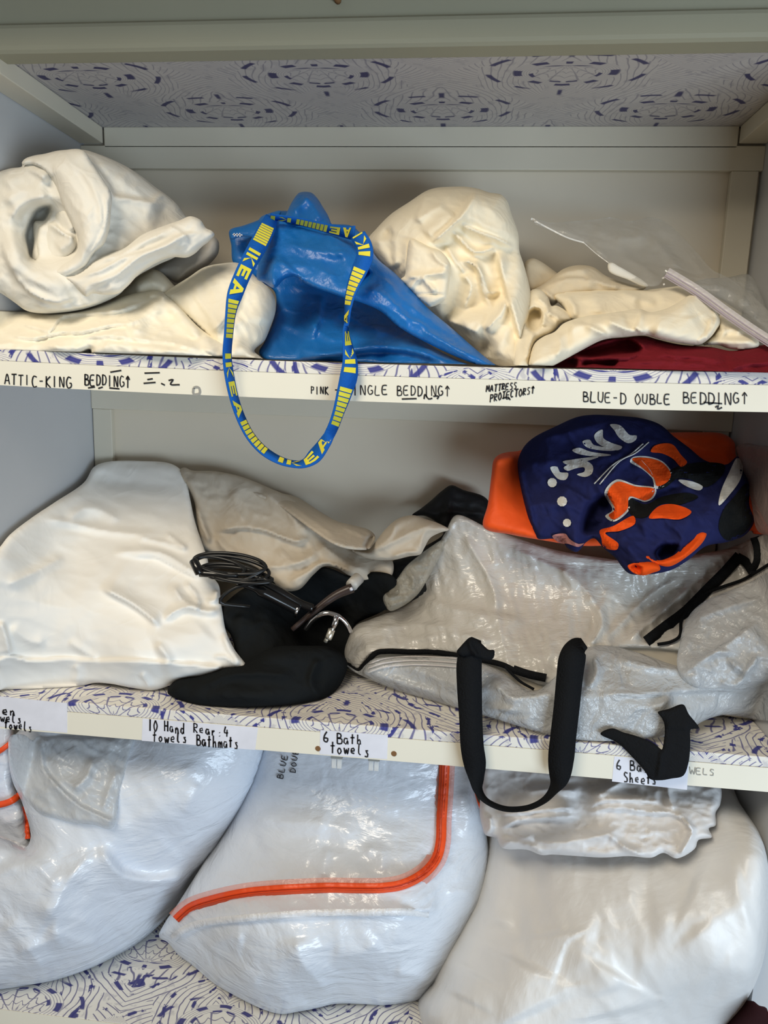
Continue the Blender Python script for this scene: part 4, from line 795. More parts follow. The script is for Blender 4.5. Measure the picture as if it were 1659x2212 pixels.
# --- orange bag behind
M_orange = fabric('orange_nylon', sr(240, 86, 22), .6, .25, 40, .1, .06, .3)
t = thing('orange_bag', 'bright orange fabric bag behind the navy printed garment', 'bag', P(1350, 1160, -.06))
m = MB()
patch(m, zE_([(180,560),(200,400),(212,325),(240,298),(285,285),(345,278),(430,240),(800,200),(1150,182),(1290,180),(1420,188),(1480,230),(1490,300),(1520,380),(1560,430),(1600,560),(1659,690),(1659,720),(1590,700),(1300,740),(1000,760),(700,780),(440,745),(300,720),(158,682)]), [(1050,1000,-.17),(1050,1140,-.21),(1160,1160,-.235),(1200,1000,-.06),(1450,940,-.03),(1600,1000,-.05),(1640,1140,-.14),(1350,1160,-.12)], T=.02, R=20, back=.5, step=6, ymax=-.006, feats=FT(zE_, ('k',[(215,330),(290,320),(340,310)],14,.008),('k',[(1150,190),(1300,260),(1480,280)],20,.010),('r',[(1560,430),(1590,560),(1640,690)],16,.010),('k',[(1540,480),(1600,520),(1659,600)],14,.010)), noise=[(.003,40,60,2,'r',110)])
m.build('bag_body', M_orange, t)
# --- navy garment with printing
M_navy = fabric('navy_jersey', sr(34, 38, 78), .88, .3, 60, 0, .10); M_wht = fabric('white_print', sr(205, 205, 200), .8, .2, 60); M_ora2 = fabric('orange_print', sr(228, 82, 26), .8, .25, 60); M_blk2 = M_black
t = thing('printed_garment', 'crumpled navy garment with white lettering and orange panels on top of the clear zip bag', 'garment', P(1400, 1230, -.15))
m = MB()
rj = patch(m, zE_([(338,340),(352,290),(380,245),(430,203),(540,148),(650,100),(730,88),(850,92),(1000,108),(1090,140),(1160,200),(1240,260),(1330,330),(1440,350),(1500,308),(1530,390),(1562,440),(1560,560),(1585,650),(1540,720),(1440,760),(1330,782),(1230,860),(1140,910),(1000,932),(925,925),(880,880),(860,850),(790,790),(740,740),(700,760),(650,812),(600,790),(570,750),(520,742),(440,740),(400,650),(360,500),(342,400)]),
  [(1130,990,-.15),(1250,900,-.10),(1450,940,-.08),(1600,1020,-.12),(1600,1160,-.19),(1480,1190,-.25),(1380,1235,-.28),(1230,1160,-.24),(1300,1060,-.20),(1420,1080,-.20)], T=.045, R=40, back=.5, step=4.5, ymax=-.02,
  feats=FT(zE_, ('f',[(340,350),(380,500),(430,700)],30,.014,6),('p',[(690,700),(720,560),(800,520),(830,600),(815,660),(760,700)],10,-.05),('f',[(560,460),(640,500),(720,545),(800,520)],20,.018,5),('f',[(1030,230),(920,320),(800,430),(750,460)],24,.012,6),('k',[(940,320),(1060,470),(900,560)],20,.014),('k',[(1150,350),(1250,400),(1400,380)],24,.016),('r',[(1500,320),(1460,500),(1340,620),(1100,760)],36,.022),('r',[(960,660),(1100,640),(1300,640)],24,.014),('p',[(1070,820),(1100,780),(1180,780),(1170,830),(1110,870)],8,-.04),('k',[(430,220),(600,180),(820,120)],24,.010),('p',[(900,540),(1050,500),(1180,480),(1100,560),(960,640),(900,620)],12,-.02),('r',[(1560,470),(1530,600),(1560,700)],20,.016)), noise=[(.015,62,30,2,'c',112),(.005,22,50,2.4,'c',113)])
m.build('cloth_folds', M_navy, t)
def decal(name, polys, mat, par, zf, res, lift=.0013, label=None, step=5, curve=True, thk=.0008):
    m = MB()
    for pl in polys:
        ol = crom(zf(pl), True, step) if curve else np.array(zf(pl), float)
        lo, hi = ol.min(0), ol.max(0); gx, gy = np.meshgrid(np.arange(lo[0], hi[0], step), np.arange(lo[1], hi[1], step)); q = np.stack([gx.ravel(), gy.ravel()], 1)
        q = q[inside(q, ol)] if len(q) else q
        if len(q): q = q[segdist(q, ol, True)[0] > step*.5]
        n = len(ol); vo, eo, fo, *_ = delaunay_2d_cdt([Vector(p) for p in np.vstack([ol, q])], [(i, (i+1) % n) for i in range(n)], [], 1, 1e-4)
        q = np.array([tuple(v) for v in vo]); y = depth_at(res, q)
        nv = len(q); V = np.vstack([P(q[:, 0], q[:, 1], y-lift), P(q[:, 0], q[:, 1], y-lift+thk)])
        F = []; cnt = set()
        for f in fo:
            f = tuple(f); a, b_, c = q[f[0]], q[f[1]], q[f[2]]
            if (b_[0]-a[0])*(c[1]-a[1])-(b_[1]-a[1])*(c[0]-a[0]) > 0: f = (f[0], f[2], f[1])
            F += [f, (f[0]+nv, f[2]+nv, f[1]+nv)]; cnt |= {(f[0], f[1]), (f[1], f[2]), (f[2], f[0])}
        F += [(b_, a, a+nv, b_+nv) for a, b_ in cnt if (b_, a) not in cnt]
        m.add(V, F)
    return m.build(name, mat, par, False, label)
LET = [[(825,140),(860,138),(885,148),(930,195),(966,198),(962,220),(922,238),(870,205),(848,170)],[(742,195),(785,166),(790,210),(830,235),(890,258),(868,275),(760,238)],[(680,228),(718,220),(738,246),(872,268),(832,278),(700,258)],[(625,275),(660,262),(720,282),(830,300),(760,308),(650,292)],[(575,336),(640,322),(765,310),(690,336),(600,352)],[(510,365),(548,363),(560,390),(605,396),(592,430),(550,426)],[(580,368),(640,338),(700,332),(735,360),(728,400),(692,416),(650,402),(690,388),(690,366),(640,372),(600,384)]]
for L_ in LET: decal('letter', [L_], M_wht, t, zE_, rj, label='white printed letter shape')
def disc(cx, cy, r, n=10): return [(cx+r*math.cos(2*math.pi*i/n), cy+r*math.sin(2*math.pi*i/n)) for i in range(n)]
for c in ((520,446,25),(572,545,27),(598,658,22)): decal('button', [disc(*c)], M_wht, t, zE_, rj, .003, 'white press stud')
m = MB()
for pts in ([(1030,232),(960,290),(880,330),(770,455)], [(1000,240),(930,300),(850,345),(742,452)], [(990,330),(1040,390),(1062,460)]): ribbon_px(m, zE_(pts), 2.6, lambda p: depth_at(rj, p)-.0015, .0006)
m.build('piping', M_wht, t, label='white piping lines')
decal('panel_border', [[(930,335),(942,314),(1010,306),(1105,336),(1152,400),(1136,446),(1062,478),(1052,430),(995,375)]], M_wht, t, zE_, rj, .0016); decal('panel_border', [[(795,500),(858,430),(960,458),(1068,478),(1055,526),(1010,547),(935,528),(925,592),(842,652),(800,622),(838,590)]], M_wht, t, zE_, rj, .0016)
decal('orange_panel', [[(942,322),(1005,314),(1100,340),(1146,400),(1130,440),(1072,464),(1060,428),(1002,372)]], M_ora2, t, zE_, rj, .0032, 'orange printed panel')
decal('orange_panel', [[(812,502),(862,442),(960,466),(1060,482),(1048,520),(1010,540),(928,520),(915,588),(842,640),(815,620),(850,588)]], M_ora2, t, zE_, rj, .0032, 'orange printed panel')
decal('orange_panel', [[(1040,282),(1060,252),(1150,242),(1200,300),(1232,340),(1200,362),(1160,322),(1100,292)]], M_ora2, t, zE_, rj, .003, 'orange printed panel')
decal('orange_panel', [[(1030,632),(1080,572),(1160,560),(1255,600),(1200,638),(1100,634)]], M_ora2, t, zE_, rj, .003, 'orange leaf shaped panel')
decal('orange_panel', [[(770,700),(840,676),(950,622),(958,660),(880,700),(800,712),(870,770),(860,800),(790,785),(780,740)]], M_ora2, t, zE_, rj, .003, 'orange printed panel')
decal('black_panel', [[(1160,370),(1250,345),(1330,338),(1430,355),(1415,410),(1330,470),(1250,430),(1180,425),(1120,470),(1080,480),(1100,430)]], M_black, t, zE_, rj, .002, 'black printed panel')
decal('black_panel', [[(1545,450),(1562,470),(1558,560),(1578,640),(1535,712),(1440,750),(1400,690),(1420,600),(1480,520)]], M_black, t, zE_, rj, .002, 'black printed panel')
decal('black_panel', [[(930,530),(1010,560),(1100,520),(1230,500),(1290,520),(1200,560),(1090,560),(1010,630),(940,620),(920,580)]], M_black, t, zE_, rj, .002, 'black printed panel')
decal('lining_patch', [[(1500,312),(1526,360),(1512,430),(1464,500),(1400,566),(1408,500),(1450,400)]], M_wht, t, zE_, rj, .003, 'pale lining showing'); decal('lining_patch', [[(1185,432),(1260,440),(1315,468),(1302,486),(1230,466)]], M_wht, t, zE_, rj, .003)
decal('tag', [[(520,728),(590,716),(610,742),(660,770),(690,765),(660,785),(600,768),(560,765)]], fabric('red_white_tag', sr(175, 120, 115), .8), t, zE_, rj, .004, 'small red and white tag')
m = MB()
patch(m, zE_([(1185,738),(1240,718),(1310,700),(1334,712),(1318,755),(1240,830),(1140,888),(1080,880),(1000,850),(1012,822),(1080,856),(1140,840),(1180,815),(1205,780)]), [(1400,1200,-.300),(1520,1150,-.262),(1450,1215,-.305)], T=.010, R=10, back=.3, thin=.003, step=4, feats=FT(zE_, ('k',[(1060,860),(1200,840),(1310,730)],10,.008)))
patch(m, zE_([(918,885),(960,868),(1030,862),(1082,880),(1090,905),(1050,922),(1000,936),(945,920)]), [(1370,1225,-.320),(1420,1220,-.315),(1395,1240,-.322)], T=.014, R=14, back=.4, step=3.5, feats=FT(zE_, ('p',[(925,890),(960,878),(990,895),(985,925),(950,915)],5,-.02)))
m.build('cuff', M_ora2, t, label='orange cuff')
# --- big clear zip bag with black trim
M_milk = film('milky_vinyl', sr(220, 217, 210), .26, .22, .6, 18, (.35, 1.2, 1.2), .8, .6); M_milk2 = film('clear_blue_vinyl', sr(205, 208, 210), .42, .16, .8, 22, (1, 1, 1), .7, .6)
M_inside = fabric('stored_bedding', sr(196, 186, 168), scale=30, amt=.22)
M_trimb = fabric('black_webbing', sr(24, 25, 27), .8, .35, 350, 0, .1)
base_bag = up(S2, (742,1440,.01),(850,1488,.0),(960,1518,.0),(1200,1588,.0),(1450,1586,.004),(1640,1550,.0),(800,1420,.05),(1000,1400,.085),(1200,1390,.11),(1400,1420,.10),(1659,1440,.10),(880,1320,.10),(1150,1300,.15),(1400,1310,.15))+[(985,1118,-.09),(1150,1175,-.12),(1400,1240,-.14),(1640,1200,-.12)]
t = thing('clear_zip_bag', 'large milky clear zip bag with black webbing handles hanging over the middle shelf edge', 'bag', P(1150, 1590, -.2))
m = MB()
rb = patch(m, [(985,1113),(1050,1138),(1110,1160),(1200,1188),(1300,1205),(1390,1215),(1490,1200),(1570,1185),(1625,1165),(1690,1150),(1690,1400),(1640,1420),(1500,1410),(1380,1400),(1290,1410),(1190,1480),(1120,1460),(1050,1425),(990,1412),(900,1408),(830,1408),(800,1415),(785,1432),(772,1446),(750,1430),(744,1410),(752,1380),(768,1352),(800,1338),(850,1318),(892,1292),(915,1240),(940,1190),(962,1150)], base_bag, T=.012, R=14, back=.05, thin=.0016, step=5, zmin=S2+.004, ymax=-.012,
  feats=[('f',[(892,1292),(990,1318),(1060,1330),(1150,1350)],40,.012,10),('k',[(985,1120),(930,1200),(895,1290)],10,.014),('k',[(1000,1150),(1060,1260),(1080,1330)],24,.012),('k',[(1290,1300),(1300,1350),(1270,1400)],18,.016),('k',[(1100,1180),(1250,1260),(1300,1330)],22,.012),('k',[(1350,1390),(1430,1320),(1500,1260)],20,.014),('k',[(1300,1390),(1400,1290),(1480,1240)],16,.010),('k',[(800,1360),(900,1350),(1000,1360)],18,.008),('k',[(860,1390),(980,1370),(1080,1390)],14,.006),('k',[(1500,1380),(1560,1300),(1659,1240)],20,.012)], noise=[(.005,40,70,2.2,'c',121),(.003,15,80,3,'r',122)])
m.build('bag_top', M_milk, t)
m = MB()
rf_ = patch(m, [(738,1428),(756,1440),(775,1450),(790,1436),(806,1424),(850,1418),(920,1418),(990,1420),(1050,1436),(1090,1455),(1120,1478),(1158,1491),(1190,1470),(1230,1430),(1270,1398),(1310,1394),(1380,1410),(1470,1440),(1560,1445),(1690,1430),(1690,1550),(1560,1545),(1515,1560),(1480,1585),(1430,1592),(1350,1600),(1250,1598),(1160,1580),(1080,1556),(1000,1533),(930,1512),(860,1492),(800,1468),(760,1448)], [(a, b, c-.012) for a, b, c in base_bag], T=.020, R=26, back=.05, thin=.0016, step=5, zmin=S2+.0015, ymax=-.012,
  feats=[('f',[(1480,1560),(1350,1548),(1200,1538),(1040,1530)],22,.016,5),('f',[(1640,1490),(1500,1490),(1380,1500),(1280,1500)],20,.010,5),('k',[(1280,1410),(1290,1450),(1270,1490)],14,.014),('k',[(1330,1420),(1400,1440),(1480,1450)],18,.012),('k',[(1460,1500),(1400,1540),(1330,1570)],16,.014),('k',[(860,1430),(960,1470),(1080,1500)],26,.010),('k',[(760,1440),(850,1470),(960,1500)],14,.008),('k',[(1060,1470),(1110,1510),(1200,1500)],20,.014)], noise=[(.002,34,10,2.6,'c',123),(.0012,14,15,3,'r',124)], ymin=-.3445)
m.build('bag_front', M_milk2, t, label='shiny clear front wall')
sb = lambda p: depth_at(rb, p)-.004
sf = lambda p: depth_at(rf_, p)-.004
m = MB()
ribbon_px(m, zH_([(40,1000),(110,1030),(160,1050),(205,1005),(265,945),(330,935),(480,940),(620,940),(780,965),(900,985),(1050,1020),(1130,1060)]), 12, sb, .0016); ribbon_px(m, zH_([(1110,1045),(1200,1075),(1315,1100)]), 18, sb, .0016); ribbon_px(m, zH_([(1060,1030),(1120,1090),(1160,1125),(1240,1170)]), 6, lambda p: np.minimum(sb(p), sf(p))-.002, .0014)
m.build('black_trim', M_trimb, t, label='black fabric edging')
m = MB()
for o_ in (0, 9, 18): ribbon_px(m, [(p[0], p[1]+o_) for p in zH_([(215,1015),(300,985),(450,968),(620,970),(760,980)])], 3, sf, .001)
m.build('zip', M_zip, t, label='clear zip track')
hy = -.3665
m = MB(); strap(m, [(1030,1380,-.335,10,.8),(1022,1400,-.345,22,.4),(1014,1430,-.352,27,.2),(1014,1480,-.358,27,.2),(1017,1550,-.362,25,.3),(1020,1610,hy,25,.3),(1026,1650,hy,24,.35),(1030,1682,hy-.003,16,.6),(1034,1706,hy-.004,9,.9),(1050,1728,hy-.004,5.5,1),(1080,1743,hy-.004,5,1),(1110,1747,hy-.004,5,1),(1145,1742,hy-.004,5,1),(1175,1727,hy-.004,6,1),(1195,1705,hy-.004,10,.9),(1208,1680,hy-.003,22,.5),(1212,1640,hy,28,.2),(1217,1590,hy,28,.2),(1224,1530,-.360,28,.2),(1230,1470,-.355,28.5,.2),(1236,1425,-.350,29,.1),(1246,1400,-.343,24,.4),(1262,1388,-.335,12,.8)], .0375, .0018, 8)
h1 = m.build('handle', M_trimb, t, label='black webbing handle loop')
m = MB(); patch(m, zH_([(762,940),(790,900),(840,850),(856,846),(920,890),(960,925),(994,928),(990,975),(965,990),(905,980),(840,960),(800,965)]), [(1000,1400,-.352),(1060,1410,-.345),(1030,1385,-.345)], T=.004, R=8, thin=.003, step=4, feats=FT(zH_, ('k',[(840,850),(850,910),(900,975)],10,.008))); m.build('handle_fold', M_trimb, t)
m = MB(); patch(m, zI_([(478,1450),(560,1412),(640,1440),(720,1462),(820,1500),(880,1535),(910,1562),(925,1500),(932,1440),(926,1370),(905,1330),(882,1300),(960,1275),(1062,1244),(1100,1310),(1172,1412),(1116,1420),(1112,1500),(1110,1570),(1098,1660),(1062,1746),(980,1766),(900,1778),(830,1770),(790,1712),(690,1600),(600,1515)]), [(1310,1582,-.352),(1380,1610,-.361),(1420,1640,-.365),(1410,1680,-.366),(1470,1680,-.366),(1470,1610,-.362),(1480,1560,-.357),(1470,1525,-.352)], T=.002, R=10, thin=.0028, step=5, curve=True, feats=FT(zI_, ('f',[(1110,1420),(1000,1400),(926,1400)],20,.003,4),('k',[(910,1560),(900,1680),(880,1775)],8,.005)), noise=[(.001,10,30,4,'r',125)])
m.build('handle', M_trimb, t, label='black webbing handle folded into a V')
t = thing('stored_quilt', 'beige quilt folded inside the big clear zip bag on the middle shelf', 'bedding', P(1200, 1580, -.2))
m = MB()
patch(m, [(1000,1150),(1100,1180),(1250,1220),(1400,1255),(1560,1240),(1690,1200),(1690,1540),(1500,1540),(1300,1570),(1180,1560),(1050,1525),(900,1480),(780,1435),(775,1400),(800,1370),(870,1330),(930,1280),(960,1210)], [(a, b, c+.012) for a, b, c in base_bag], T=.012, R=40, back=1.2, step=7, zmin=S2+.003, ymax=-.01, behind=[(rb, .006), (rf_, .006)], feats=[('r',[(900,1350),(1100,1310),(1300,1330)],50,.012),('p',[(1010,1300),(1080,1290),(1060,1330),(1060,1370),(1030,1360),(1000,1330)],20,-.03)], noise=[(.008,60,0,2,'c',120)])
m.build('cloth_folds', M_inside, t)
# --- second clear bag to the right
t = thing('clear_zip_bag', 'shiny clear zip bag at the right edge of the middle shelf with diagonal black trim', 'bag', P(1600, 1500, -.2))
m = MB()
rc = patch(m, [(1700,1215),(1659,1236),(1610,1262),(1560,1282),(1520,1300),(1492,1325),(1476,1355),(1468,1392),(1462,1430),(1470,1462),(1500,1486),(1560,1492),(1610,1490),(1660,1475),(1700,1470)], [(a, b, c-.035) for a, b, c in base_bag], T=.014, R=24, back=.2, step=4.5, ymax=-.02, zmin=S2+.03,
  feats=[('f',[(1470,1460),(1560,1400),(1640,1340)],26,.014,6),('k',[(1500,1340),(1580,1310),(1659,1290)],16,.010),('k',[(1570,1420),(1610,1450),(1640,1410)],14,.016),('k',[(1550,1470),(1590,1480),(1620,1440)],10,.012),('k',[(1480,1440),(1540,1410),(1590,1410)],14,.012)], noise=[(.006,30,30,2,'c',126),(.003,12,40,2.4,'r',127)])
m.build('bag_top', M_milk2, t)
sc_ = lambda p: depth_at(rb, p)-.007
m = MB(); ribbon_px(m, [(1598,1200),(1570,1232),(1530,1272),(1480,1322),(1440,1352),(1396,1386)], 24, sc_, .002); ribbon_px(m, [(1690,1200),(1640,1232),(1605,1252),(1560,1268),(1520,1284),(1490,1310),(1472,1340),(1468,1374),(1450,1386),(1420,1392)], 7, sc_, .002); ribbon_px(m, [(1630,1160),(1637,1185),(1636,1215),(1622,1238)], 20, sc_, .002); ribbon_px(m, [(1592,1203),(1612,1215),(1626,1236)], 20, sc_, .002)
m.build('black_trim', M_trimb, t, label='black fabric edging')
# dark printed plastic at the far right edge
t = thing('clear_wrapper', 'cloudy clear wrapper standing against the right wall beside the printed garment', 'wrapper', P(1640, 1150, -.06))
m = MB(); patch(m, [(1595,985),(1590,965),(1612,958),(1640,962),(1700,975),(1700,1150),(1640,1150),(1622,1080)], [(1600,970,-.09),(1659,960,-.20),(1650,1140,-.24)], T=.012, R=14, back=.3, step=5, ymax=-.006, noise=[(.004,24,80,2,'r',128)]); m.build('film', film('cloudy_wrapper', sr(170, 150, 145), .5, .3, .5, 20), t)
# ================================================================== bottom shelf
zJ_ = lambda p: zz(0, 1460, 2.765, p)
zK_ = lambda p: zz(300, 1500, 2.074, p)
zL_ = lambda p: zz(900, 1600, 2.186, p)
zM_ = lambda p: zz(0, 1490, 5.977, p)
zmx = zBf-.006 if False else S2-.022
M_poly = film('translucent_polythene', sr(232, 239, 249), .16, .24, .55, 9, (1, 1, 2.2), .7, .5); M_poly2 = film('clear_polythene_flap', sr(215, 218, 220), .5, .2, .6, 18, (1, 1, 1), .6, .5)
M_duv = fabric('stored_white_duvet', sr(242, 242, 244), scale=14, amt=.06); M_duvc = fabric('stored_cream_duvet', sr(240, 236, 226), scale=14, amt=.06)
M_oz = plain('orange_zip_plastic', sr(240, 84, 34), .4); M_ozd = plain('dark_orange_zip_groove', sr(196, 58, 22), .5); M_halo = film('orange_tinted_zip_tape', sr(240, 150, 125), .45, .3, .3, 40); M_seam = film('white_welded_seam', sr(240, 242, 245), .2, .3, .3, 60)
def bag(name, lab, inlab, outline, base, feats, noise, T, R, mat_in, seed, step=6, zmin=S3+.001, grow=.004, mat=None):
    c = np.array(outline).mean(0); feats = [(f[0], f[1], f[2]*1.7, f[3]*.62)+tuple(f[4:]) if f[0] != 'f' else f for f in feats]
    t = thing('storage_bag', lab, 'bag', P(c[0], max(p[1] for p in outline)-10, -.2))
    m = MB(); r = patch(m, outline, base, T=T, R=R, back=.6, step=step, zmin=zmin, zmax=zmx, ymax=-.01, feats=feats, noise=noise, xl=-.11)
    m.build('bag_body', mat or M_poly, t)
    t0 = thing('stored_duvet', inlab, 'bedding', P(c[0], max(p[1] for p in outline)-40, -.18), 'duvets inside the bottom storage bags')
    m = MB(); cen = np.array([c[0], c[1]]); inner = [tuple(cen+(np.array(p)-cen)*.955) for p in outline]
    patch(m, inner, [(a, b, y+grow) for a, b, y in base], T=T*.8, R=R, back=.15, step=step*1.3, zmin=zmin+.006, zmax=zmx-.008, ymax=-.024, feats=[(f[0], f[1], f[2]*1.3, f[3]*.7)+tuple(f[4:]) for f in feats], noise=[(.012,90,20,1.6,'c',seed)], behind=[(r, .005)], xl=-.11)
    m.build('cloth_folds', mat_in, t0)
    return t, r
# left edge bag, behind
ob = [(-70,1560),(20,1560),(30,1640),(32,1700),(50,1740),(66,1810),(80,1860),(60,1960),(-70,1980)]
t, r = bag('b', 'grey translucent bag with red zips at the left edge, behind the bluish bag', 'white duvet inside the bag at the left edge', ob, [(0,1600,-.17),(60,1800,-.20),(0,1960,-.22)], [('k',[(0,1780),(30,1770),(60,1760)],12,.008)], [(.004,30,30,2,'c',130)], .03, 30, M_duv, 131)
yb_ = lambda p: depth_at(r, p)-.004
for pts, w_ in (([(-60,1655),(0,1622),(30,1600),(68,1578)], 11), ([(-60,1745),(0,1738),(25,1730),(45,1715)], 14), ([(54,1742),(56,1770),(60,1812)], 11)):
    m = MB(); ribbon_px(m, pts, w_, yb_, .002); m.build('zip', M_oz, t, label='red orange zip')
# bluish left bag
ob = [(-70,1800),(-70,2145),(0,2137),(60,2128),(120,2117),(200,2090),(240,2070),(290,2043),(340,2002),(365,1975),(400,1930),(440,1872),(480,1815),(510,1765),(545,1700),(562,1655),(578,1600),(585,1560),(400,1540),(200,1525),(90,1540),(40,1580),(20,1605),(25,1680),(50,1740),(66,1810),(55,1830),(20,1815)]
t, r = bag('b', 'bulging bluish translucent storage bag at the left of the bottom shelf', 'white duvet inside the bluish bag on the left', ob, up(S3, (0,2137,0),(120,2117,0),(240,2070,0),(340,2002,.01))+[(400,1930,-.15),(480,1815,-.14),(570,1620,-.13),(300,1580,-.16),(20,1600,-.20),(60,1800,-.26),(25,1690,-.23),(50,1740,-.25),(250,1800,-.25),(150,1980,-.30),(0,1950,-.30),(400,1700,-.22)],
  [('k',[(205,1830),(150,1900),(120,1960),(90,2010)],26,.020),('f',[(205,1825),(260,1890),(330,1905),(420,1890)],40,.022,14),('k',[(30,1830),(90,1880),(130,1920)],26,.014),('r',[(20,1850),(60,1920),(130,1960)],40,.014),('k',[(430,1690),(410,1730),(395,1760)],18,.010),('r',[(300,1920),(310,1980),(270,2030)],30,.012),('k',[(100,2000),(160,2030),(220,2040)],24,.012),('k',[(30,2060),(90,2040),(140,2020)],18,.012),('k',[(0,1990),(60,2050),(100,2100)],26,.012),('k',[(280,1760),(360,1770),(440,1790)],30,.006)],
  [(.007,120,40,1.5,'f',132),(.003,60,50,2,'c',133)], .05, 60, M_duv, 134)
m = MB(); rfl = patch(m, zJ_([(195,385),(215,365),(260,355),(500,360),(800,370),(790,440),(760,560),(715,720),(692,870),(662,915),(560,890),(450,880),(330,850),(240,822),(160,745),(105,640),(60,520),(50,440),(60,360),(140,350)]), [(20,1600,-.23),(280,1600,-.22),(30,1740,-.29),(245,1785,-.305),(140,1690,-.285)], T=.012, R=14, back=.1, thin=.0016, step=4.5, zmax=zmx, feats=FT(zJ_, ('f',[(225,380),(245,470),(260,560),(330,650),(400,720),(480,785),(570,830),(688,880)],14,.012,6,.05),('k',[(180,490),(140,540),(150,600)],10,.008),('k',[(560,480),(520,600),(430,690)],20,.010),('k',[(700,560),(640,720),(610,820)],16,.008)), noise=[(.005,26,40,2,'c',135)])
m.build('flap', M_poly2, t, label='clear folded flap at the bag top')
# middle bag with the orange zip
ob = zK_([(585,180),(800,190),(1100,210),(1370,230),(1480,260),(1502,430),(1540,560),(1566,700),(1556,860),(1540,930),(1500,1010),(1465,1085),(1430,1160),(1395,1225),(1350,1275),(1300,1330),(1250,1368),(1180,1382),(1100,1392),(1010,1388),(930,1385),(870,1388),(800,1405),(720,1420),(640,1432),(560,1412),(450,1360),(330,1290),(250,1222),(170,1160),(128,1110),(90,1085),(115,1025),(160,960),(230,850),(350,660),(430,530),(520,330)])
t, r = bag('b', 'translucent storage bag with a curved orange zip in the middle of the bottom shelf', 'white duvet inside the orange zipped bag', ob, up(S3, (620,2192,.0),(720,2172,0),(900,2160,.0),(500,2150,.01),(400,2075,.015))+[(350,2020,-.22),(450,1830,-.15),(590,1620,-.13),(980,1630,-.13),(1040,1850,-.17),(1010,2050,-.20),(600,1800,-.19),(850,1780,-.20),(480,1950,-.27),(700,1960,-.30),(900,1930,-.28),(650,2080,-.335),(850,2080,-.30)],
  [('f',[(1290+0,2400),(1200,2300)],5,0),('k',zK_([(480,540),(640,570),(800,575),(1000,620)]),24,.012),('r',zK_([(520,680),(700,620),(860,640)]),40,.010),('k',zK_([(850,680),(830,760),(830,830)]),16,.010),('k',zK_([(1000,700),(1080,700),(1090,800)]),18,.010),('f',zK_([(1350,960),(1000,985),(700,995),(460,1010),(300,1030),(160,1090)]),18,.012,5,.03),('k',zK_([(700,1080),(720,1180),(780,1260),(860,1340)]),30,.018),('k',zK_([(860,1150),(1000,1160),(1080,1100)]),30,.014),('k',zK_([(300,1150),(400,1090),(480,1100)]),30,.014),('k',zK_([(330,1280),(420,1260),(560,1300)]),26,.010),('k',zK_([(1140,1240),(1250,1260),(1330,1290)]),26,.014),('k',zK_([(1380,900),(1440,880),(1500,900)]),12,.008),('k',zK_([(1440,420),(1480,520),(1460,640)]),18,.012),('k',zK_([(640,1430),(700,1390),(760,1400)]),16,.010)],
  [(.006,110,30,1.5,'f',140),(.0018,44,15,2,'c',141),(.0008,12,80,2.5,'r',142)], .035, 45, M_duvc, 143)
ym = lambda p: depth_at(r, p)-.002
zp = zK_([(168,1012),(190,990),(235,955),(330,922),(480,890),(600,878),(700,872),(850,866),(1000,868),(1100,866),(1180,852),(1250,820),(1300,780),(1335,730),(1352,660),(1356,560),(1364,440),(1370,320),(1372,230)])
m = MB(); ribbon_px(m, zp, 44, ym, .0008); m.build('zip_tape', M_halo, t, label='pinkish clear tape along the zip')
m = MB(); ribbon_px(m, zp, 22, lambda p: ym(p)-.003, .0022); zz_ = m.build('zip', M_oz, t, label='orange zip')
m = MB()
zpa = crom(zp, False, 8); tg = np.gradient(zpa, axis=0); tg /= np.linalg.norm(tg, axis=1)[:, None]; nrm = np.stack([-tg[:, 1], tg[:, 0]], 1)
for o_ in (-4.5, 0, 4.5): ribbon_px(m, zpa+nrm*o_, 1.7, lambda p: ym(p)-.0056, .0006)
g = mesh('zip_groove', m.V, m.F, M_ozd, None, False); g.parent = zz_; g.location = Vector(g.location)-Vector(t.location); g['kind'] = 'stuff' if False else ''; del g['kind']
m = MB(); ribbon_px(m, zK_([(150,1096),(190,1062),(260,1030),(500,1000),(800,980),(1000,978),(1200,975),(1300,985)]), 16, ym, .0015); m.build('seam', M_seam, t, label='white welded seam')
m = MB()
def writev(text, x0, y0, dx, dy, h, yf):   # lettering running up the bag
    for i, ch in enumerate(text):
        if ch == ' ': continue
        for st in G[ch]:
            ribbon_px(m, [(x0+dx*i+u*dx*.8+v*(-dy)*h/ math.hypot(dx, dy), y0+dy*i+u*dy*.8+v*dx*h/math.hypot(dx, dy)) for u, v in st], 1.8, yf, .0006)
writev('BLUE BED', 598, 1680, 3.2, -13.5, 13, ym); writev('DOUBLE', 626, 1668, 2.0, -13, 12, ym)
m.build('marker_lettering', M_ink, t, False, label='black marker lettering')
# bit of a red zip between the bags
t2 = thing('zip_tab', 'short red orange zip end showing between the middle bag and the white wrapped bundle', 'zip', P(1025, 1720, -.11))
m = MB(); sweep(m, cr3(np.array([P(1022,1690,-.13), P(1020,1712,-.13), P(1026,1732,-.13), P(1036,1745,-.13)]), 5), .006, 8); m.build('tab', M_oz, t2)
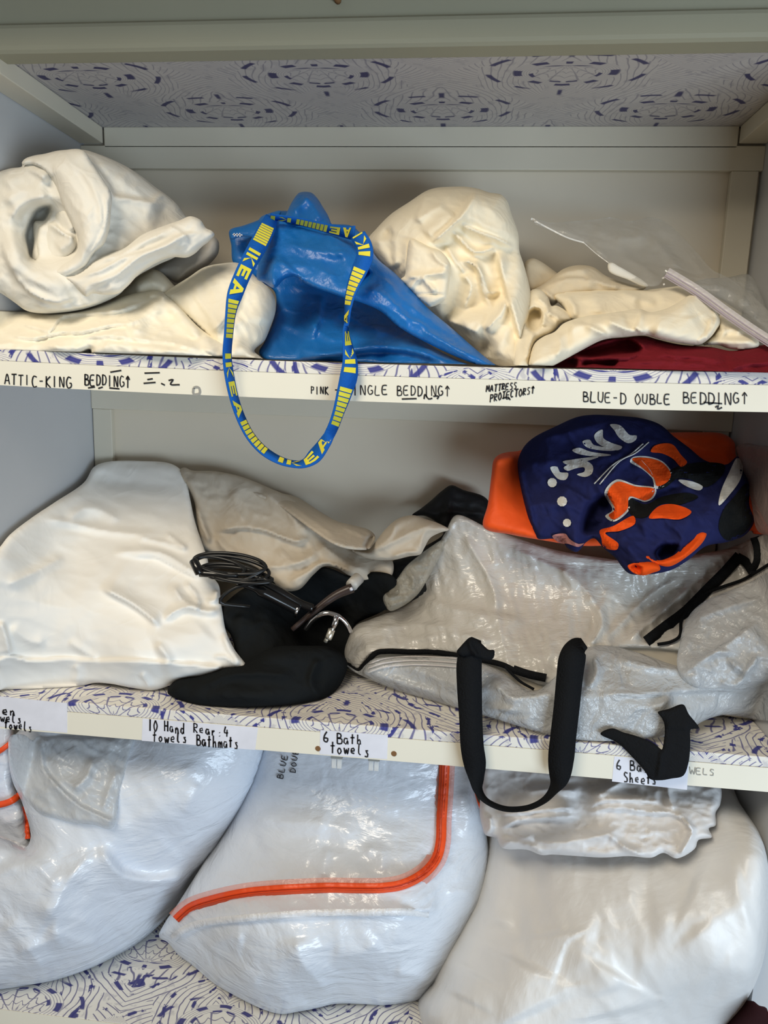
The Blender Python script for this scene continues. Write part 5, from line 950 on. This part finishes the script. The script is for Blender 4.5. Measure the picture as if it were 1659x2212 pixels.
# right bag
ob = [(1050,1660),(1200,1650),(1400,1655),(1560,1670),(1600,1738),(1640,1800),(1658,1860),(1660,1990),(1645,2090),(1610,2165),(1560,2225),(1540,2260),(930,2260),(915,2220),(903,2170),(912,2145),(932,2122),(950,2070),(985,2010),(1020,1950),(1040,1890),(1058,1800),(1052,1720)]
t, r = bag('b', 'big milky storage bag filling the right of the bottom shelf', 'cream duvet inside the big milky bag on the right', ob, up(S3, (905,2165,.0),(930,2200,.02))+[(940,2255,-.30),(1250,2255,-.36),(1560,2225,-.285),(1610,2165,-.345),(1645,2090,-.378),(1657,1990,-.370),(1658,1920,-.360),(1656,1850,-.345),(1640,1800,-.315),(1600,1738,-.245),(1560,1690,-.165),(1070,1680,-.12),(1060,1850,-.15),(1000,2030,-.22),(1300,1850,-.24),(1250,2050,-.325),(1450,2060,-.36),(1480,1880,-.30)],
  [('r',zL_([(860,950),(780,930),(640,890),(480,890)]),40,.012),('r',zL_([(440,540),(400,700),(380,900)]),24,.010),
   ('r',zL_([(1410,1200),(1380,1090),(1330,960),(1300,870),(1200,850),(1090,850)]),34,.014),('r',zL_([(1310,870),(1380,960),(1440,1040),(1530,1060)]),22,.010),('r',zL_([(540,1040),(500,1150),(560,1300)]),50,.018),('r',zL_([(980,1100),(940,1180),(960,1300)]),44,.018),('r',zL_([(300,1100),(260,1180),(230,1240)]),26,.012),('k',zL_([(860,960),(830,1050),(900,1140),(920,1200)]),40,.010),('r',zL_([(1000,1100),(1200,1120),(1400,1200)]),40,.010),('r',zL_([(640,900),(660,1000),(700,1020)]),40,.010),('r',zL_([(560,700),(800,660),(1100,700)]),70,.010),('r',zL_([(1280,680),(1400,720),(1560,680)]),50,.010)],
  [(.008,130,60,1.5,'f',150),(.002,50,70,2,'c',151)], .05, 55, M_duvc, 152, mat=film('milky_polythene', sr(240, 240, 239), .14, .38, .4, 9, (1, 1, .6), .5, .4))
# white wrapped bundle on top of it
t = thing('wrapped_linen', 'flat white linen bundle in thin plastic lying on the big milky bag', 'bedding', P(1300, 1850, -.16))
M_wrap = fabric('white_linen_in_film', sr(214, 213, 213), .45, .4, 30, .05, .04, .4)
m = MB()
patch(m, zL_([(310,60),(600,90),(1000,130),(1425,200),(1434,300),(1412,340),(1412,400),(1380,415),(1395,455),(1330,470),(1315,508),(1228,556),(1165,530),(1110,552),(1000,545),(880,552),(760,545),(640,538),(590,540),(520,515),(400,505),(375,460),(325,445),(308,400),(298,345),(305,200)]), [(1050,1640,-.20),(1550,1690,-.25),(1045,1790,-.25),(1200,1845,-.315),(1450,1850,-.35),(1530,1800,-.325),(1300,1740,-.285)], T=.018, R=16, back=.5, step=4.5, zmax=zmx, ymax=-.02,
  feats=FT(zL_, ('f',[(1310,450),(1280,390),(1215,345),(1100,335),(950,318),(860,325),(800,355)],26,.016,5),('f',[(790,355),(680,360),(560,365),(460,380),(420,400),(380,395)],24,.018,5),('f',[(770,318),(640,320),(480,340),(360,345)],22,.014,5),('f',[(1180,290),(1000,280),(850,290),(810,330)],22,.012,5),('k',[(900,440),(980,500),(1080,550)],14,.010),('k',[(340,350),(350,410),(330,440)],10,.012),('k',[(420,430),(640,480),(900,440),(1000,390)],24,.010),('k',[(840,270),(900,230),(1000,180)],14,.010),('k',[(1180,160),(1190,260),(1220,340)],14,.010),('k',[(500,250),(640,230),(780,250)],20,.010),('k',[(1250,370),(1300,420),(1240,550)],12,.012),('k',[(400,470),(560,505),(600,540)],10,.008)), noise=[(.004,30,0,2.2,'c',155),(.0025,14,10,2,'r',156)])
m.build('cloth_folds', M_wrap, t)
t = thing('dark_pouch', 'dark maroon item partly hidden behind the milky bag at the lower right corner', 'pouch', P(1625, 2200, -.2))
m = MB(); patch(m, [(1585,2215),(1600,2195),(1612,2175),(1625,2162),(1640,2172),(1656,2178),(1654,2250),(1590,2255)], [(1600,2200,-.20),(1650,2180,-.18),(1620,2250,-.22)], T=.02, R=18, back=.8, step=4, zmin=S3+.001, noise=[(.002,14,40,2,'r',160)]); m.build('pouch_body', fabric('dark_maroon', sr(62, 34, 40), .7), t)
# ================================================================== light
structure('wall_front', -.6, W+.6, -.62, -.33, 2.045, 2.6, M_wall, 0)  # unseen overhang, added to keep lamp light off the header and upper bay
def area(name, loc, target, size, size_y, power, col):
    l = bpy.data.lights.new(name, 'AREA'); l.shape = 'RECTANGLE'; l.size = size; l.size_y = size_y; l.energy = power; l.color = col
    o = bpy.data.objects.new(name, l); C.objects.link(o); o.location = loc
    o.rotation_euler = (Vector(target)-Vector(loc)).to_track_quat('-Z', 'Y').to_euler(); return o
area('window_daylight', (2.3, -2.5, .55), (.2, -.1, .7), 1.8, 1.1, 60, (.68, .84, 1.0))
area('room_lamp', (-.05, -1.75, 2.75), (.62, -.2, 1.0), 1.0, .7, 34, (1.0, .89, .72))
wd = bpy.data.worlds.new('room_air'); bpy.context.scene.world = wd; wd.use_nodes = True
wd.node_tree.nodes['Background'].inputs[0].default_value = (1.0, .92, .80, 1); wd.node_tree.nodes['Background'].inputs[1].default_value = .17
s = bpy.context.scene
s.view_settings.view_transform = 'Standard'; s.view_settings.look = 'None'; s.view_settings.gamma = 1; s.view_settings.exposure = 0
s.cycles.max_bounces = 8; s.cycles.transparent_max_bounces = 12; s.cycles.caustics_reflective = False; s.cycles.caustics_refractive = False
